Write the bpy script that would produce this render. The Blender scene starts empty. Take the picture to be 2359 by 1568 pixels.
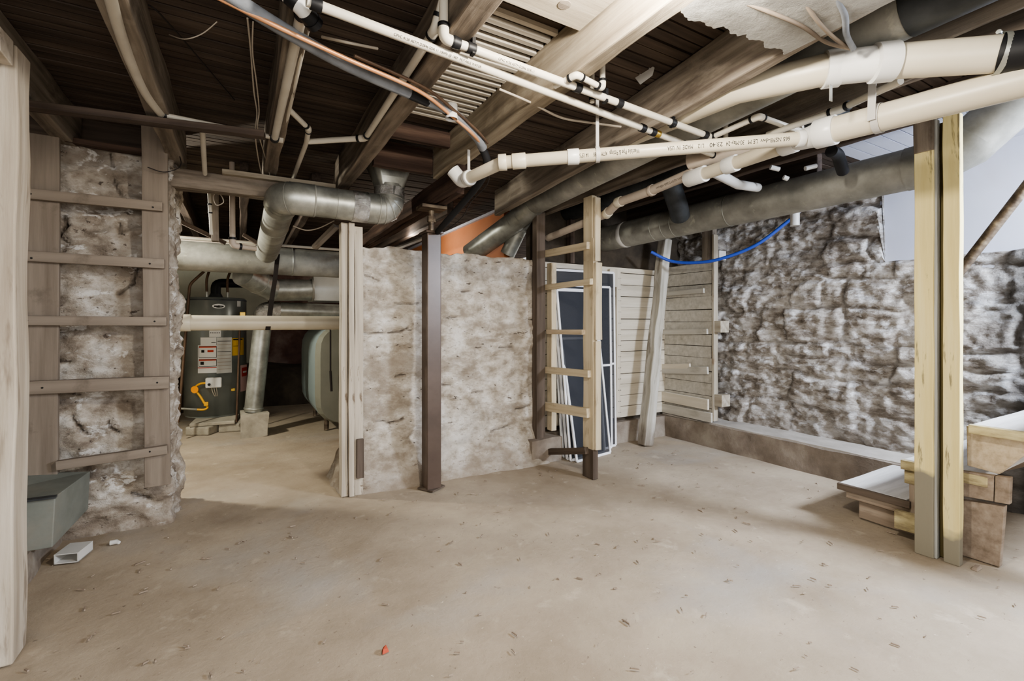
import bpy, math, random
from mathutils import Vector, Matrix, noise
random.seed(7)
C = bpy.context.scene.collection
D2R = math.pi/180
# ------------------------------------------------------------------ camera model (photo survey)
F, CX, HY, H0 = 1081.0, 1179.5, 745.0, 1.15
FW = Vector((0.5, 0.8660254, 0)); RT = Vector((0.8660254, -0.5, 0)); CAM = Vector((0, 0, H0))
def ray(px, py): return FW + RT*((px-CX)/F) + Vector((0, 0, -(py-HY)/F))
def PT(px, py, t): return CAM + ray(px, py)*t
def PZ(px, py, z): r = ray(px, py); return CAM + r*((z-H0)/r.z)
def PV(px, py, v): r = ray(px, py); return CAM + r*(v/r.y)
def PU(px, py, u): r = ray(px, py); return CAM + r*(u/r.x)
cd = bpy.data.cameras.new('camera'); cam = bpy.data.objects.new('camera', cd); C.objects.link(cam)
cam.location = CAM; cam.rotation_euler = (math.pi/2, 0, -30*D2R)
cd.sensor_width = 36; cd.lens = 36*F/2359; cd.shift_y = -(784-HY)/2359; cd.clip_start = 0.02
bpy.context.scene.camera = cam

# ------------------------------------------------------------------ materials
def lin(c):
    if isinstance(c, str):
        c = [int(c[i:i+2], 16)/255 for i in (0, 2, 4)]
        c = [x/12.92 if x <= .04045 else ((x+.055)/1.055)**2.4 for x in c]
    return (c[0], c[1], c[2], 1)
MATS = {}
def mat(name, ramp, scale=(4, 4, 4), detail=6, rough=.75, metal=0, bump=.2, bscale=None, bdist=.01, spots=(), nrough=.6, alpha=None, emis=None, zfade=None, spec=.35, cav=None):
    """ramp: [(pos,hex)...] over a stretched noise; spots: (hex, scale, lo, hi) noise-masked overlays."""
    m = bpy.data.materials.new(name); m.use_nodes = True; nt = m.node_tree; N = nt.nodes; L = nt.links
    b = N['Principled BSDF']; b.inputs['Roughness'].default_value = rough; b.inputs['Metallic'].default_value = metal
    b.inputs['Specular IOR Level'].default_value = spec
    tc = N.new('ShaderNodeTexCoord')
    def noi(sc, det=detail, r=nrough, dist=0.0):
        mp = N.new('ShaderNodeMapping'); mp.inputs['Scale'].default_value = sc if hasattr(sc, '__len__') else (sc,)*3
        L.new(tc.outputs['Object'], mp.inputs['Vector'])
        n = N.new('ShaderNodeTexNoise'); n.inputs['Scale'].default_value = 1; n.inputs['Detail'].default_value = det
        n.inputs['Roughness'].default_value = r; n.inputs['Distortion'].default_value = dist
        L.new(mp.outputs[0], n.inputs['Vector']); return n.outputs['Fac']
    n0 = noi(scale)
    cr = N.new('ShaderNodeValToRGB'); e = cr.color_ramp.elements
    while len(e) < len(ramp): e.new(.5)
    for k, (p, c) in enumerate(ramp): e[k].position = p; e[k].color = lin(c)
    L.new(n0, cr.inputs['Fac']); col = cr.outputs['Color']
    for s in spots:
        c, sc, lo, hi = s[:4]
        mr = N.new('ShaderNodeMapRange'); mr.inputs['From Min'].default_value = lo; mr.inputs['From Max'].default_value = hi
        L.new(noi(sc, 5, .65, .3), mr.inputs['Value'])
        f = mr.outputs[0]
        if len(s) > 4:
            ml = N.new('ShaderNodeMath'); ml.operation = 'MULTIPLY'; ml.inputs[1].default_value = s[4]; L.new(f, ml.inputs[0]); f = ml.outputs[0]
        mx = N.new('ShaderNodeMix'); mx.data_type = 'RGBA'
        L.new(f, mx.inputs['Factor']); L.new(col, mx.inputs['A']); mx.inputs['B'].default_value = lin(c)
        col = mx.outputs['Result']
    for zfade in ([zfade] if isinstance(zfade, tuple) else zfade or []):   # (hex, z_lo, z_hi, axis) dirt, wear or painted shade fading along an object axis
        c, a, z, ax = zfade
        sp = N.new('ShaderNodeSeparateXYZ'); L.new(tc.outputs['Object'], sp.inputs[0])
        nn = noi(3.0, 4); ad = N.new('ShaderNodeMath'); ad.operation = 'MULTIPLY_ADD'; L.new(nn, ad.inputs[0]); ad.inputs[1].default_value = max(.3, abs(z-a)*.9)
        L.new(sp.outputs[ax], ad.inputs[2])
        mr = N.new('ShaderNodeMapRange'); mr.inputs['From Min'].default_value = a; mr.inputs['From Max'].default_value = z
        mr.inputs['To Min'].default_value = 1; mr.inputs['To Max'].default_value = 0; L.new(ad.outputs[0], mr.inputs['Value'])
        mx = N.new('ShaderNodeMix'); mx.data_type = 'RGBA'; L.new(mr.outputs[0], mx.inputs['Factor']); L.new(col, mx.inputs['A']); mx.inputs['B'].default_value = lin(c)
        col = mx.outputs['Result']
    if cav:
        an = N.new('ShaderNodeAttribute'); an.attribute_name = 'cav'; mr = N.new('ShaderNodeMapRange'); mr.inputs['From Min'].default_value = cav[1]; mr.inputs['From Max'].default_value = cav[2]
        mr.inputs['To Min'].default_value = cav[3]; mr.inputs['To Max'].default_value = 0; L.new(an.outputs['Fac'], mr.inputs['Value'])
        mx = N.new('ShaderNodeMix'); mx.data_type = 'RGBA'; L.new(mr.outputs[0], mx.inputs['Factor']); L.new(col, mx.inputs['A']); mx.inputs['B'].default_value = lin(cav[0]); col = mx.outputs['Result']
    L.new(col, b.inputs['Base Color'])
    if bump:
        bp = N.new('ShaderNodeBump'); bp.inputs['Strength'].default_value = bump; bp.inputs['Distance'].default_value = bdist
        L.new(noi(bscale or tuple(x*3 for x in scale), 8, .7), bp.inputs['Height']); L.new(bp.outputs[0], b.inputs['Normal'])
    if alpha is not None: b.inputs['Alpha'].default_value = alpha
    if emis: b.inputs['Emission Color'].default_value = lin(emis[0]); b.inputs['Emission Strength'].default_value = emis[1]
    MATS[name] = m; return m
W = lambda n, a, b, c, **k: mat(n, [(.3, a), (.5, b), (.72, c)], scale=k.pop('scale', (1.2, 22, 22)), rough=k.pop('rough', .85), bump=k.pop('bump', .5), bscale=k.pop('bscale', (4, 70, 70)), bdist=.004, **k)
joist_m = W('old_joist_wood', '4a423a', '73685c', '988d7f', spots=[('9b9184', (3, 6, 6), .52, .7, .5)])
joist_dark = W('dark_joist_wood', '352d29', '4f443d', '6b5e54', spots=[('6e6157', (3, 6, 6), .55, .75, .4)])
joist_pale = W('limewashed_joist_wood', '746a5b', '9c917f', 'bbb19e', spots=[('6f6458', (2, 9, 9), .55, .68, .5)])
joist_gray = W('stained_joist_wood', '5a5148', '80766a', '9d9487', spots=[('b4aa9d', (3, 5, 5), .55, .72, .5), ('3d332c', (1.5, 7, 7), .58, .7, .6)])
girder_m = W('brown_girder_wood', '2d211c', '4a3a32', '6a574b')
deck_m = mat('dark_deck_boards', [(.3, '3a322d'), (.55, '564b43'), (.8, '75685c')], scale=(1.2, 18, 18), rough=.9, bump=.4, bdist=.004, spots=[('5a4a40', 1.2, .5, .72, .5)])
paint_taupe = W('taupe_painted_wood', '74695d', '84796d', '92877a', bump=.15, spots=[('655b50', 6, .6, .72, .6)])
paint_post = W('worn_whitewashed_post', 'a09484', 'b5aa9a', 'cbc2b4', bump=.35, spots=[('6d5d4e', (2, 14, 14), .58, .68, .7)])
paint_jamb = W('chipped_cream_jamb', 'a3988a', 'b9af9f', 'cdc4b5', bump=.3, spots=[('6b5a4a', (5, 30, 30), .6, .68, .8)])
paint_leg = W('cream_beige_stud', 'b5a68c', 'c9bba0', 'd6cab2', bump=.2, spots=[('8c7a62', (4, 12, 12), .6, .74, .6)])
brown_post = W('dark_brown_board', '4a4038', '5f544a', '70645a', bump=.2)
yellow_p = W('peeling_yellow_paint', 'd2c186', 'e0d096', 'e9dcaa', bump=.25, spots=[('7b7159', (3, 25, 25), .62, .68, .8)], zfade=('8a8474', .56, .6, 0))
yellow_q = W('peeling_yellow_paint_low', 'd2c186', 'e0d096', 'e9dcaa', bump=.25, spots=[('7b7159', (3, 25, 25), .62, .68, .8)], zfade=('8a8474', .27, .31, 0))
grey_p = W('grey_board_edge', '8d8c86', 'a0a09b', 'b0b0ac', bump=.2)
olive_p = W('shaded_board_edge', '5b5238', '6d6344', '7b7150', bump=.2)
stair_m = W('weathered_stair_wood', '7d6f60', '98897a', 'b0a292', bump=.5, spots=[('5d5044', (2, 12, 12), .58, .72, .7)])
stair_l = W('pale_raw_stringer', 'a8977f', 'c2b198', 'd2c4ad', bump=.4, scale=(2, 30, 30), spots=[('87735c', (2, 5, 5), .56, .68, .6)])
stair_w = W('white_dusty_tread', 'b5b3b0', 'c9c7c4', 'd6d5d3', bump=.2, spots=[('98948e', (3, 20, 20), .6, .72, .5)])
stair_y = W('flaking_yellow_edge', '6e624f', 'b3a682', 'd4c99f', bump=.4, scale=(8, 30, 30))
siding_m = W('cream_siding_boards', 'bdb4a2', 'cbc2b1', 'd8d0c1', bump=.15, spots=[('8e8473', (2, 14, 14), .6, .72, .4)])
siding_b = W('grey_white_siding_boards', 'a9a49a', 'b9b4a9', 'c8c4ba', bump=.2, spots=[('8b8477', (3, 12, 12), .58, .72, .5)])
weather_m = W('weathered_grey_timber', '9d9889', 'b9b4a8', 'd0cdc6', bump=.6, spots=[('6d6455', (1.5, 10, 10), .55, .66, .7)], zfade=('6a5d50', .1, .4, 0))
plank_w = W('limewashed_plank', '8c8373', 'a69d8d', 'bcb5a7', bump=.3, spots=[('8f7c68', (2.5, 9, 9), .62, .68, .8)])
floor_m = mat('dusty_concrete_floor', [(.3, '948673'), (.5, 'a99b88'), (.7, 'bbad99')], scale=(1.3, 1.3, 1.3), detail=9, rough=.9, bump=.35, bscale=(28, 28, 28), bdist=.012, nrough=.62,
    spots=[('87796c', .9, .55, .7, .55), ('a9a6a2', .55, .52, .66, .6), ('c9bca9', (6, 6, 6), .6, .72, .5), ('6d6055', (38, 38, 38), .66, .7, .7), ('ddd2c2', (55, 55, 55), .68, .72, .7)])
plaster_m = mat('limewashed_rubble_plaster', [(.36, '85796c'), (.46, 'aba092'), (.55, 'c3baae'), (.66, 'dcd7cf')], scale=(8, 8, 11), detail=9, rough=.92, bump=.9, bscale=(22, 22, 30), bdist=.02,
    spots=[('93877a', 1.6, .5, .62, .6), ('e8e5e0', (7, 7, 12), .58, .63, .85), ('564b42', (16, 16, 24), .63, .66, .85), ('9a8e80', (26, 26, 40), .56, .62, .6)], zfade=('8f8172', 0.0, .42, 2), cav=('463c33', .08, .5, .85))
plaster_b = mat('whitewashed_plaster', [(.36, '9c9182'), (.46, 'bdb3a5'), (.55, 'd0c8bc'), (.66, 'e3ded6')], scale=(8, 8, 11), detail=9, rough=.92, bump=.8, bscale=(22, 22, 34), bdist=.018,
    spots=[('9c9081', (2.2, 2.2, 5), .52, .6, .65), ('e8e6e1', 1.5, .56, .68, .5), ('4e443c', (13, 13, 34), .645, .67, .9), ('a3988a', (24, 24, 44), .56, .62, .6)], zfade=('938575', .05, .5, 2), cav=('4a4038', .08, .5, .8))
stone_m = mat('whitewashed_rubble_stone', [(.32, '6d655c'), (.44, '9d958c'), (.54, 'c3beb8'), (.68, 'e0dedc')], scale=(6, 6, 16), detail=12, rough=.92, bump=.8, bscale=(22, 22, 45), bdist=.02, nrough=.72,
    spots=[('ecedf0', (7, 7, 14), .54, .62, .7), ('665d53', (4, 4, 11), .58, .66, .6)], zfade=[('857a6e', .15, .9, 2), ('4d4c4b', 1.0, 1.3, 1)], cav=('4f4841', 0, .6, .5))  # second fade paints shade over the right end, where whitewash is thinner too
conc_m = mat('rough_concrete_curb', [(.3, '756a5f'), (.5, '8c8175'), (.7, 'a39a8d')], scale=(5, 5, 5), detail=8, rough=.95, bump=.6, bscale=(25, 25, 25), bdist=.012, spots=[('b9b4ab', 3, .6, .75, .5)])
conc_top = mat('pale_curb_top', [(.3, 'a39c93'), (.7, 'c0bab2')], scale=(5, 5, 5), rough=.95, bump=.5, bdist=.01)
whitewall = mat('bluish_white_painted_wall', [(.3, 'cacede'), (.7, 'd6dae6')], scale=(1.5, 1.5, 1.5), rough=.6, bump=.15, bdist=.004, spots=[('c9c3c6', .8, .6, .8, .6)])
greywall = mat('grey_green_cellar_wall', [(.3, '9a9a8c'), (.7, 'b5b4a6')], scale=(2, 2, 2), rough=.9, bump=.3)
darkwall = mat('dark_maroon_cellar_wall', [(.3, '3c2e2a'), (.5, '5c4640'), (.75, '8a7a72')], scale=(2.5, 2.5, 2.5), rough=.9, bump=.5)
darkbank = mat('dark_earth_and_backing', [(.3, '3a342d'), (.7, '554c41')], scale=(6, 6, 6), rough=.95, bump=.6)
orange_m = mat('orange_painted_wall', [(.3, 'c07a50'), (.7, 'd08c60')], scale=(2, 2, 2), rough=.7, bump=.1)
galv = mat('galvanised_duct_metal', [(.3, '85867f'), (.5, 'a1a29b'), (.7, 'bfc0b9')], scale=(7, 7, 7), rough=.4, metal=.6, bump=.1, bscale=(14, 14, 14), bdist=.004, spots=[('8a7a6a', 2.2, .62, .78, .4)])
galv_d = mat('dusty_galvanised_metal', [(.3, '7d7c76'), (.5, '97968e'), (.7, 'b0aea6')], scale=(5, 5, 5), rough=.62, metal=.3, bump=.08, bdist=.02, spots=[('cdcabb', (8, 8, 8), .62, .72, .6), ('6a6259', 3, .6, .72, .4)])
galv_k = mat('dark_sheet_metal', [(.3, '2f3133'), (.7, '55585a')], scale=(5, 5, 5), rough=.5, metal=.4, bump=.05, bdist=.02)
foil = mat('crinkled_foil', [(.3, 'b0b0ae'), (.7, 'e5e5e3')], scale=(20, 20, 20), rough=.25, metal=.9, bump=.8, bscale=(30, 30, 30), bdist=.02)
pvc = mat('cream_pvc', [(.3, 'bdb4a0'), (.7, 'cdc5b2')], scale=(3, 3, 3), rough=.4, bump=0, spots=[('b29a78', 7, .7, .8, .4)], spec=.5)
pvc_w = mat('white_pvc', [(.3, 'cecdc9'), (.7, 'dad9d5')], scale=(3, 3, 3), rough=.35, bump=0, spec=.5)
cpvc = mat('ivory_cpvc', [(.3, 'bab3a5'), (.7, 'cfc9bc')], scale=(4, 4, 4), rough=.45, bump=0, spots=[('8d8577', 10, .64, .76, .5)])
pvc_tan = mat('dusty_tan_pvc', [(.3, 'a3968a'), (.7, 'bcb0a2')], scale=(4, 4, 4), rough=.6, bump=.05)
plain = lambda n, c, **k: mat(n, [(.3, c), (.7, c)], bump=k.pop('bump', 0), **k)
black = plain('black_rubber', '18181a', rough=.5); ink = plain('black_ink', '2b2a28', rough=.8); strap_m = plain('grey_strap', 'b7b3ad', rough=.5)
foam = mat('grey_foam_sleeve', [(.3, '6d7075'), (.7, '8c9095')], scale=(10, 10, 10), rough=.8, bump=.2)
foam_k = plain('black_foam_sleeve', '232325', rough=.75)
copper = mat('copper_pipe', [(.3, 'c08a63'), (.7, 'd9a780')], scale=(6, 6, 6), rough=.4, metal=.35, bump=0)
copper_d = mat('tarnished_copper', [(.3, '4e4038'), (.7, '75604f')], scale=(6, 6, 6), rough=.5, metal=.5, bump=0)
steelpost = mat('brown_painted_steel', [(.3, '4c3f37'), (.7, '63544a')], scale=(3, 3, 3), rough=.38, metal=.1, bump=.05, spec=.6, spots=[('7a6a5d', 3, .58, .75, .5)])
iron = mat('rusty_iron', [(.3, '4e443b'), (.5, '6f6254'), (.7, 'a0937d')], scale=(3, 25, 25), rough=.5, metal=.5, bump=.2)
heater_m = mat('slate_grey_enamel', [(.3, '70757200'[:6]), (.7, '7f8481')], scale=(1, 1, 1), rough=.3, metal=.25, bump=0, spec=.6)
tank_m = mat('grey_green_tank', [(.3, '77776b'), (.7, '8b8b7e')], scale=(2, 2, 2), rough=.6, bump=.05); tank_b = plain('blue_grey_tank_seam', '93a0a0', rough=.5)
white_m = plain('white_aluminium', 'f0f0f2', rough=.4); paper = plain('white_label_paper', 'e2e2df', rough=.6); paper_g = plain('grey_label_paper', 'c9c9c5', rough=.6)
yel = plain('yellow_label', 'e0b21c', rough=.6); red = plain('red_print', 'c0402f', rough=.6); pink = plain('pink_tag', 'd9b3b0', rough=.6)
gasyel = plain('yellow_gas_hose', 'dba32f', rough=.45); orange = plain('orange_tag', 'ef9a20', rough=.6); brass = plain('brass', 'b79a4e', rough=.35, metal=.8)
blue = plain('blue_tube', '3b55b5', rough=.4); wire_w = plain('pale_cable', 'b5ab9d', rough=.6); wire_d = plain('dark_cable', '2d2826', rough=.6)
cloth_l = mat('pale_grey_insulation_board', [(.3, '85827c'), (.5, '9c9a94'), (.7, 'b2b0aa')], scale=(6, 6, 6), rough=.9, bump=.5, bdist=.01, spots=[('6f685c', 4, .56, .68, .6), ('c9c7bf', 12, .6, .7, .5)])
boxm = mat('dusty_green_grey_sheet_metal', [(.3, '6d706a'), (.5, '7d817a'), (.7, '8f928b')], scale=(3, 3, 3), rough=.55, metal=.15, bump=.05, spots=[('9a8f80', 2.5, .5, .75, .6)])
brick_m = mat('pale_concrete_block', [(.3, '8f897c'), (.7, 'b3ac9d')], scale=(8, 8, 8), rough=.95, bump=.6)
paperwhite = plain('lamp_white', 'f2f2ee', rough=.5)
def screen_mat():
    m = bpy.data.materials.new('insect_screen_mesh'); m.use_nodes = True; N = m.node_tree.nodes; L = m.node_tree.links
    b = N['Principled BSDF']; b.inputs['Base Color'].default_value = lin('34363c'); b.inputs['Roughness'].default_value = .7
    tr = N.new('ShaderNodeBsdfTransparent'); mx = N.new('ShaderNodeMixShader'); mx.inputs[0].default_value = .8
    L.new(tr.outputs[0], mx.inputs[1]); L.new(b.outputs[0], mx.inputs[2]); L.new(mx.outputs[0], N['Material Output'].inputs[0]); return m
screen_m = screen_mat()

# ------------------------------------------------------------------ object helpers
WM = {}
def link(o, M, parent):
    C.objects.link(o); WM[o.name] = M
    if parent is not None: o.parent = parent; o.matrix_basis = WM[parent.name].inverted() @ M
    else: o.matrix_basis = M
    return o
def top(name, label, cat, loc=(0, 0, 0), group=None):
    o = bpy.data.objects.new(name, None); o.empty_display_size = .1
    link(o, Matrix.Translation(Vector(loc)), None); o['label'] = label; o['category'] = cat
    if group: o['group'] = group
    return o
def tag(o, label, cat, group=None, kind=None):
    if label: o['label'] = label
    if cat: o['category'] = cat
    if group: o['group'] = group
    if kind: o['kind'] = kind
    return o
class MB:
    def __init__(s): s.v = []; s.f = []; s.sm = []
    def add(s, vs, fs, smooth=False):
        n = len(s.v); s.v += [Vector(v) for v in vs]; s.f += [tuple(i+n for i in f) for f in fs]; s.sm += [smooth]*len(fs); return s
    def box(s, a, b):
        x0, y0, z0 = [min(p, q) for p, q in zip(a, b)]; x1, y1, z1 = [max(p, q) for p, q in zip(a, b)]
        return s.add([(x, y, z) for z in (z0, z1) for x, y in ((x0, y0), (x1, y0), (x1, y1), (x0, y1))],
                     [(3, 2, 1, 0), (4, 5, 6, 7), (0, 1, 5, 4), (1, 2, 6, 5), (2, 3, 7, 6), (3, 0, 4, 7)])
    def hexa(s, q):  # 8 pts: bottom 4 ccw, top 4
        return s.add(q, [(3, 2, 1, 0), (4, 5, 6, 7), (0, 1, 5, 4), (1, 2, 6, 5), (2, 3, 7, 6), (3, 0, 4, 7)])
    def prism(s, poly, off):
        n = len(poly); off = Vector(off); P = [Vector(p) for p in poly]
        return s.add(P+[p+off for p in P], [tuple(range(n))[::-1], tuple(range(n, 2*n))]+[(i, (i+1) % n, n+(i+1) % n, n+i) for i in range(n)])
    def tube(s, pts, r, n=20, caps=True, smooth=True, hollow=0, flat=None):
        P = [Vector(p) for p in pts]; R = r if hasattr(r, '__len__') else [r]*len(P); T = []
        for i in range(len(P)):
            a = P[max(i-1, 0)]; b = P[min(i+1, len(P)-1)]
            if 0 < i < len(P)-1: T.append(((P[i]-P[i-1]).normalized()+(P[i+1]-P[i]).normalized()).normalized())
            else: T.append((b-a).normalized())
        up = Vector((0, 0, 1)) if abs(T[0].z) < .9 else Vector((1, 0, 0))
        u = T[0].cross(up).normalized(); vs = []; fs = []
        for i, p in enumerate(P):
            u = (u - T[i]*u.dot(T[i])).normalized(); w = T[i].cross(u)
            for k in range(n):
                a = 2*math.pi*k/n; fu, fw = (1, 1) if not flat else flat
                vs.append(p+(u*math.cos(a)*fu+w*math.sin(a)*fw)*R[i])
        for i in range(len(P)-1):
            for k in range(n): fs.append((i*n+k, i*n+(k+1) % n, (i+1)*n+(k+1) % n, (i+1)*n+k))
        s.add(vs, fs, smooth)
        if caps and not hollow:
            m = len(P)-1; s.add([vs[k] for k in range(n)], [tuple(range(n))[::-1]]); s.add([vs[m*n+k] for k in range(n)], [tuple(range(n))])
        return s
def obj(name, mb, m, parent=None, origin=None, bev=0, autos=False):
    vs = mb.v
    if origin is None:
        xs = [v.x for v in vs]; ys = [v.y for v in vs]; zs = [v.z for v in vs]
        origin = Vector(((min(xs)+max(xs))/2, (min(ys)+max(ys))/2, min(zs)))
    origin = Vector(origin); me = bpy.data.meshes.new(name)
    me.from_pydata([tuple(v-origin) for v in vs], [], mb.f); me.polygons.foreach_set('use_smooth', mb.sm)
    me.materials.append(m); me.validate(); o = bpy.data.objects.new(name, me)
    if bev:
        bm = o.modifiers.new('bevel', 'BEVEL'); bm.width = bev; bm.segments = 2; bm.limit_method = 'ANGLE'
    return link(o, Matrix.Translation(origin), parent)
def board(name, p0, p1, w, h, m, parent=None, up=(0, 0, 1), wob=.004, bev=.003, n=None, taper=None, align=(0, 0)):
    """sawn board from p0 to p1: local X along it (grain), w across, h along up. align shifts section by fractions of w,h."""
    p0 = Vector(p0); p1 = Vector(p1); X = (p1-p0); L = X.length; X.normalize(); up = Vector(up)
    Yv = up.cross(X).normalized(); Zv = X.cross(Yv)
    M = Matrix((X, Yv, Zv)).transposed().to_4x4(); M.translation = p0
    n = n or max(2, int(L/.12)); vs = []; fs = []; sd = random.random()*100
    for i in range(n+1):
        x = L*i/n; t = 1 if not taper else 1+(taper-1)*i/n
        for k, (a, b) in enumerate(((-.5, -.5), (.5, -.5), (.5, .5), (-.5, .5))):
            q = noise.noise(Vector((x*3+sd, k*7.3, 0)))*wob; q2 = noise.noise(Vector((x*3+sd, k*7.3, 9)))*wob
            vs.append(((x, (a+align[0])*w*t+q, (b+align[1])*h*t+q2)))
    for i in range(n):
        for k in range(4): fs.append((i*4+k, i*4+(k+1) % 4, i*4+4+(k+1) % 4, i*4+4+k))
    fs = [f[::-1] for f in fs]
    fs += [(0, 1, 2, 3), (n*4+3, n*4+2, n*4+1, n*4)]
    me = bpy.data.meshes.new(name); me.from_pydata(vs, [], fs); me.materials.append(m); me.validate()
    o = bpy.data.objects.new(name, me)
    if bev:
        b = o.modifiers.new('bevel', 'BEVEL'); b.width = bev; b.segments = 2; b.limit_method = 'ANGLE'; b.angle_limit = .9
    return link(o, M, parent)
def fillet(pts, r, n=6):
    P = [Vector(p) for p in pts]; out = [P[0]]
    for i in range(1, len(P)-1):
        a = (P[i-1]-P[i]); b = (P[i+1]-P[i]); d = min(r, a.length*.48, b.length*.48); a.normalize(); b.normalize()
        A = P[i]+a*d; B = P[i]+b*d
        for k in range(n+1):
            t = k/n; out.append((A*(1-t)+P[i]*t)*(1-t)+(P[i]*(1-t)+B*t)*t)
    return out+[P[-1]]
def smooth_path(pts, n=8):
    P = [Vector(p) for p in pts]; out = []
    for i in range(len(P)-1):
        a = P[max(i-1, 0)]; b = P[i]; c = P[i+1]; d = P[min(i+2, len(P)-1)]
        for k in range(n):
            t = k/n; out.append(.5*((2*b)+(c-a)*t+(2*a-5*b+4*c-d)*t*t+(3*b-a-3*c+d)*t**3))
    return out+[P[-1]]
def tubeo(name, pts, r, m, parent=None, n=20, **k): return obj(name, MB().tube(pts, r, n, **k), m, parent, origin=Vector(pts[0]))
def collar(name, a, b, at, ln, r, m, parent, n=20):
    """ring fitting around the pipe a->b at fraction at"""
    a = Vector(a); b = Vector(b); d = (b-a).normalized(); c = a+(b-a)*at
    return obj(name, MB().tube([c-d*ln/2, c-d*(ln/2-.002), c+d*(ln/2-.002), c+d*ln/2], [r*.97, r, r, r*.97], n), m, parent, origin=c)
def text_mesh(s, size):
    cu = bpy.data.curves.new('t', 'FONT'); cu.body = s; cu.size = size; cu.align_x = 'LEFT'; o = bpy.data.objects.new('t', cu)
    C.objects.link(o); bpy.context.view_layer.update()
    me = bpy.data.meshes.new_from_object(o); vs = [v.co.copy() for v in me.vertices]; fs = [tuple(p.vertices) for p in me.polygons]
    C.objects.unlink(o); bpy.data.objects.remove(o); bpy.data.meshes.remove(me); bpy.data.curves.remove(cu); return vs, fs
def pipe_text(s, size, a, b, r, s0, face, parent, flip=True, m=ink, name='printed_text', fit=None):
    """text printed on the pipe a->b (starting s0 metres from a), wrapped round it and facing the direction `face`"""
    vs, fs = text_mesh(s, size); a = Vector(a); d = (Vector(b)-a).normalized(); k = 1 if fit is None else fit/max(v.x for v in vs)
    f = Vector(face); f = (f-d*f.dot(d)).normalized(); w = f.cross(d)*1.0; mb = MB(); out = []
    for v in vs:
        x = s0+v.x*k; ang = (v.y-size*.35)/r
        out.append(a+d*x+(f*math.cos(ang)+w*math.sin(ang))*(r+.0006))
    mb.add(out, fs); return obj(name, mb, m, parent)
def flat_text(s, size, org, X, Y, m, parent, name='lettering'):
    vs, fs = text_mesh(s, size); org = Vector(org); X = Vector(X); Y = Vector(Y)
    return obj(name, MB().add([org+X*v.x+Y*v.y for v in vs], fs), m, parent)
def struct(o): o['kind'] = 'structure'; return o
CAV = []
def fr(x, y, z, o=5): return noise.fractal(Vector((x, y, z)), .8, 2.1, o)

# ------------------------------------------------------------------ the shell
def wall_grid(name, path, z0, z1, step, disp, m, thick=.4, top_cap=True):
    P = [Vector((x, y, 0)) for x, y in path]; pts = []; S = 0
    for i in range(len(P)-1):
        L = (P[i+1]-P[i]).length; n = max(1, round(L/step))
        for k in range(n): pts.append((P[i].lerp(P[i+1], k/n), S+L*k/n))
        S += L
    pts.append((P[-1], S)); N = []
    for i in range(len(pts)):
        a = pts[max(i-3, 0)][0]; b = pts[min(i+3, len(pts)-1)][0]; t = (b-a).normalized(); N.append(Vector((t.y, -t.x, 0)))
    ZM = max(z1(s) for _, s in pts); rows = round((ZM-z0)/step); mb = MB(); vs = []; nc = len(pts); DV = []
    for j in range(rows+1):
        for i, (p, s) in enumerate(pts):
            z = min(z0+(ZM-z0)*j/rows, z1(s)); d = disp(s, z, p); DV.append(CAV[0] if CAV else d*20); vs.append(p+N[i]*d+Vector((0, 0, z)))
    r = rows+1
    if top_cap:
        for i, (p, s) in enumerate(pts): vs.append(p-N[i]*min(thick, .1)+Vector((0, 0, z1(s))))
        r += 1
    fs = [(j*nc+i, j*nc+i+1, (j+1)*nc+i+1, (j+1)*nc+i) for j in range(r-1) for i in range(nc-1)]
    mb.add(vs, fs, True); o = struct(obj(name, mb, m, origin=(0, 0, 0)))
    at = o.data.attributes.new('cav', 'FLOAT', 'POINT'); at.data.foreach_set('value', (DV+[0.0]*len(vs))[:len(vs)]); return o
def plaster_disp(seed, amp=.035, flare=.0, cracks=()):
    seg_ = []
    for c in cracks:
        q = [PV(x, y, 3.35) for x, y in c]; seg_ += [(Vector((m_.x, m_.z)), Vector((n_.x, n_.z))) for m_, n_ in zip(q, q[1:])]
    def f(s, z, p):
        a = fr(s*2.2+seed, z*3.0, seed)*amp + fr(s*7+seed, z*11, seed+5, 4)*amp*.35
        rg = abs(noise.noise(Vector((s*3.1+seed*2, z*5.5, 4.4))))   # stone joints showing through
        if rg < .07: a -= (.07-rg)*.14
        a -= abs(noise.noise(Vector((s*8+seed, z*12, 2))))*.028*amp/.03 + abs(noise.noise(Vector((s*21+seed, z*30, 2))))*.010-.012
        if flare and z < .3: a += (.3-z)*flare
        c = .5+.5*min(1, rg/.09); P2 = Vector((p.x, z))+Vector((noise.noise(Vector((s*14, z*14, 1))), noise.noise(Vector((s*14, z*14, 6)))))*.012
        for m_, n_ in seg_:
            dd = n_-m_; t = max(0, min(1, (P2-m_).dot(dd)/dd.length_squared)); e = (P2-m_-dd*t).length
            if e < .014: a -= .022*(1-e/.014)+.006; c = min(c, e/.014*.5)
        CAV[:] = [c]; return a
    return f
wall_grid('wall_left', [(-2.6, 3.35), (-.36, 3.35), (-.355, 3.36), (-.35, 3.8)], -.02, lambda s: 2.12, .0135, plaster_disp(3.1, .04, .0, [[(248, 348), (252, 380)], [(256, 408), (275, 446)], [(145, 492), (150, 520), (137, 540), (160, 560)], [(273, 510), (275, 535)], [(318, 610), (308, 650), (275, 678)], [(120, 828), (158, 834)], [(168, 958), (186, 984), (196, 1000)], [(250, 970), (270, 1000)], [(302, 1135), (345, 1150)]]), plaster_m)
def midtop(s): return 1.69+noise.noise(Vector((s*5, 1, 1)))*.035+noise.noise(Vector((s*19, 1, 1)))*.012
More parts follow.
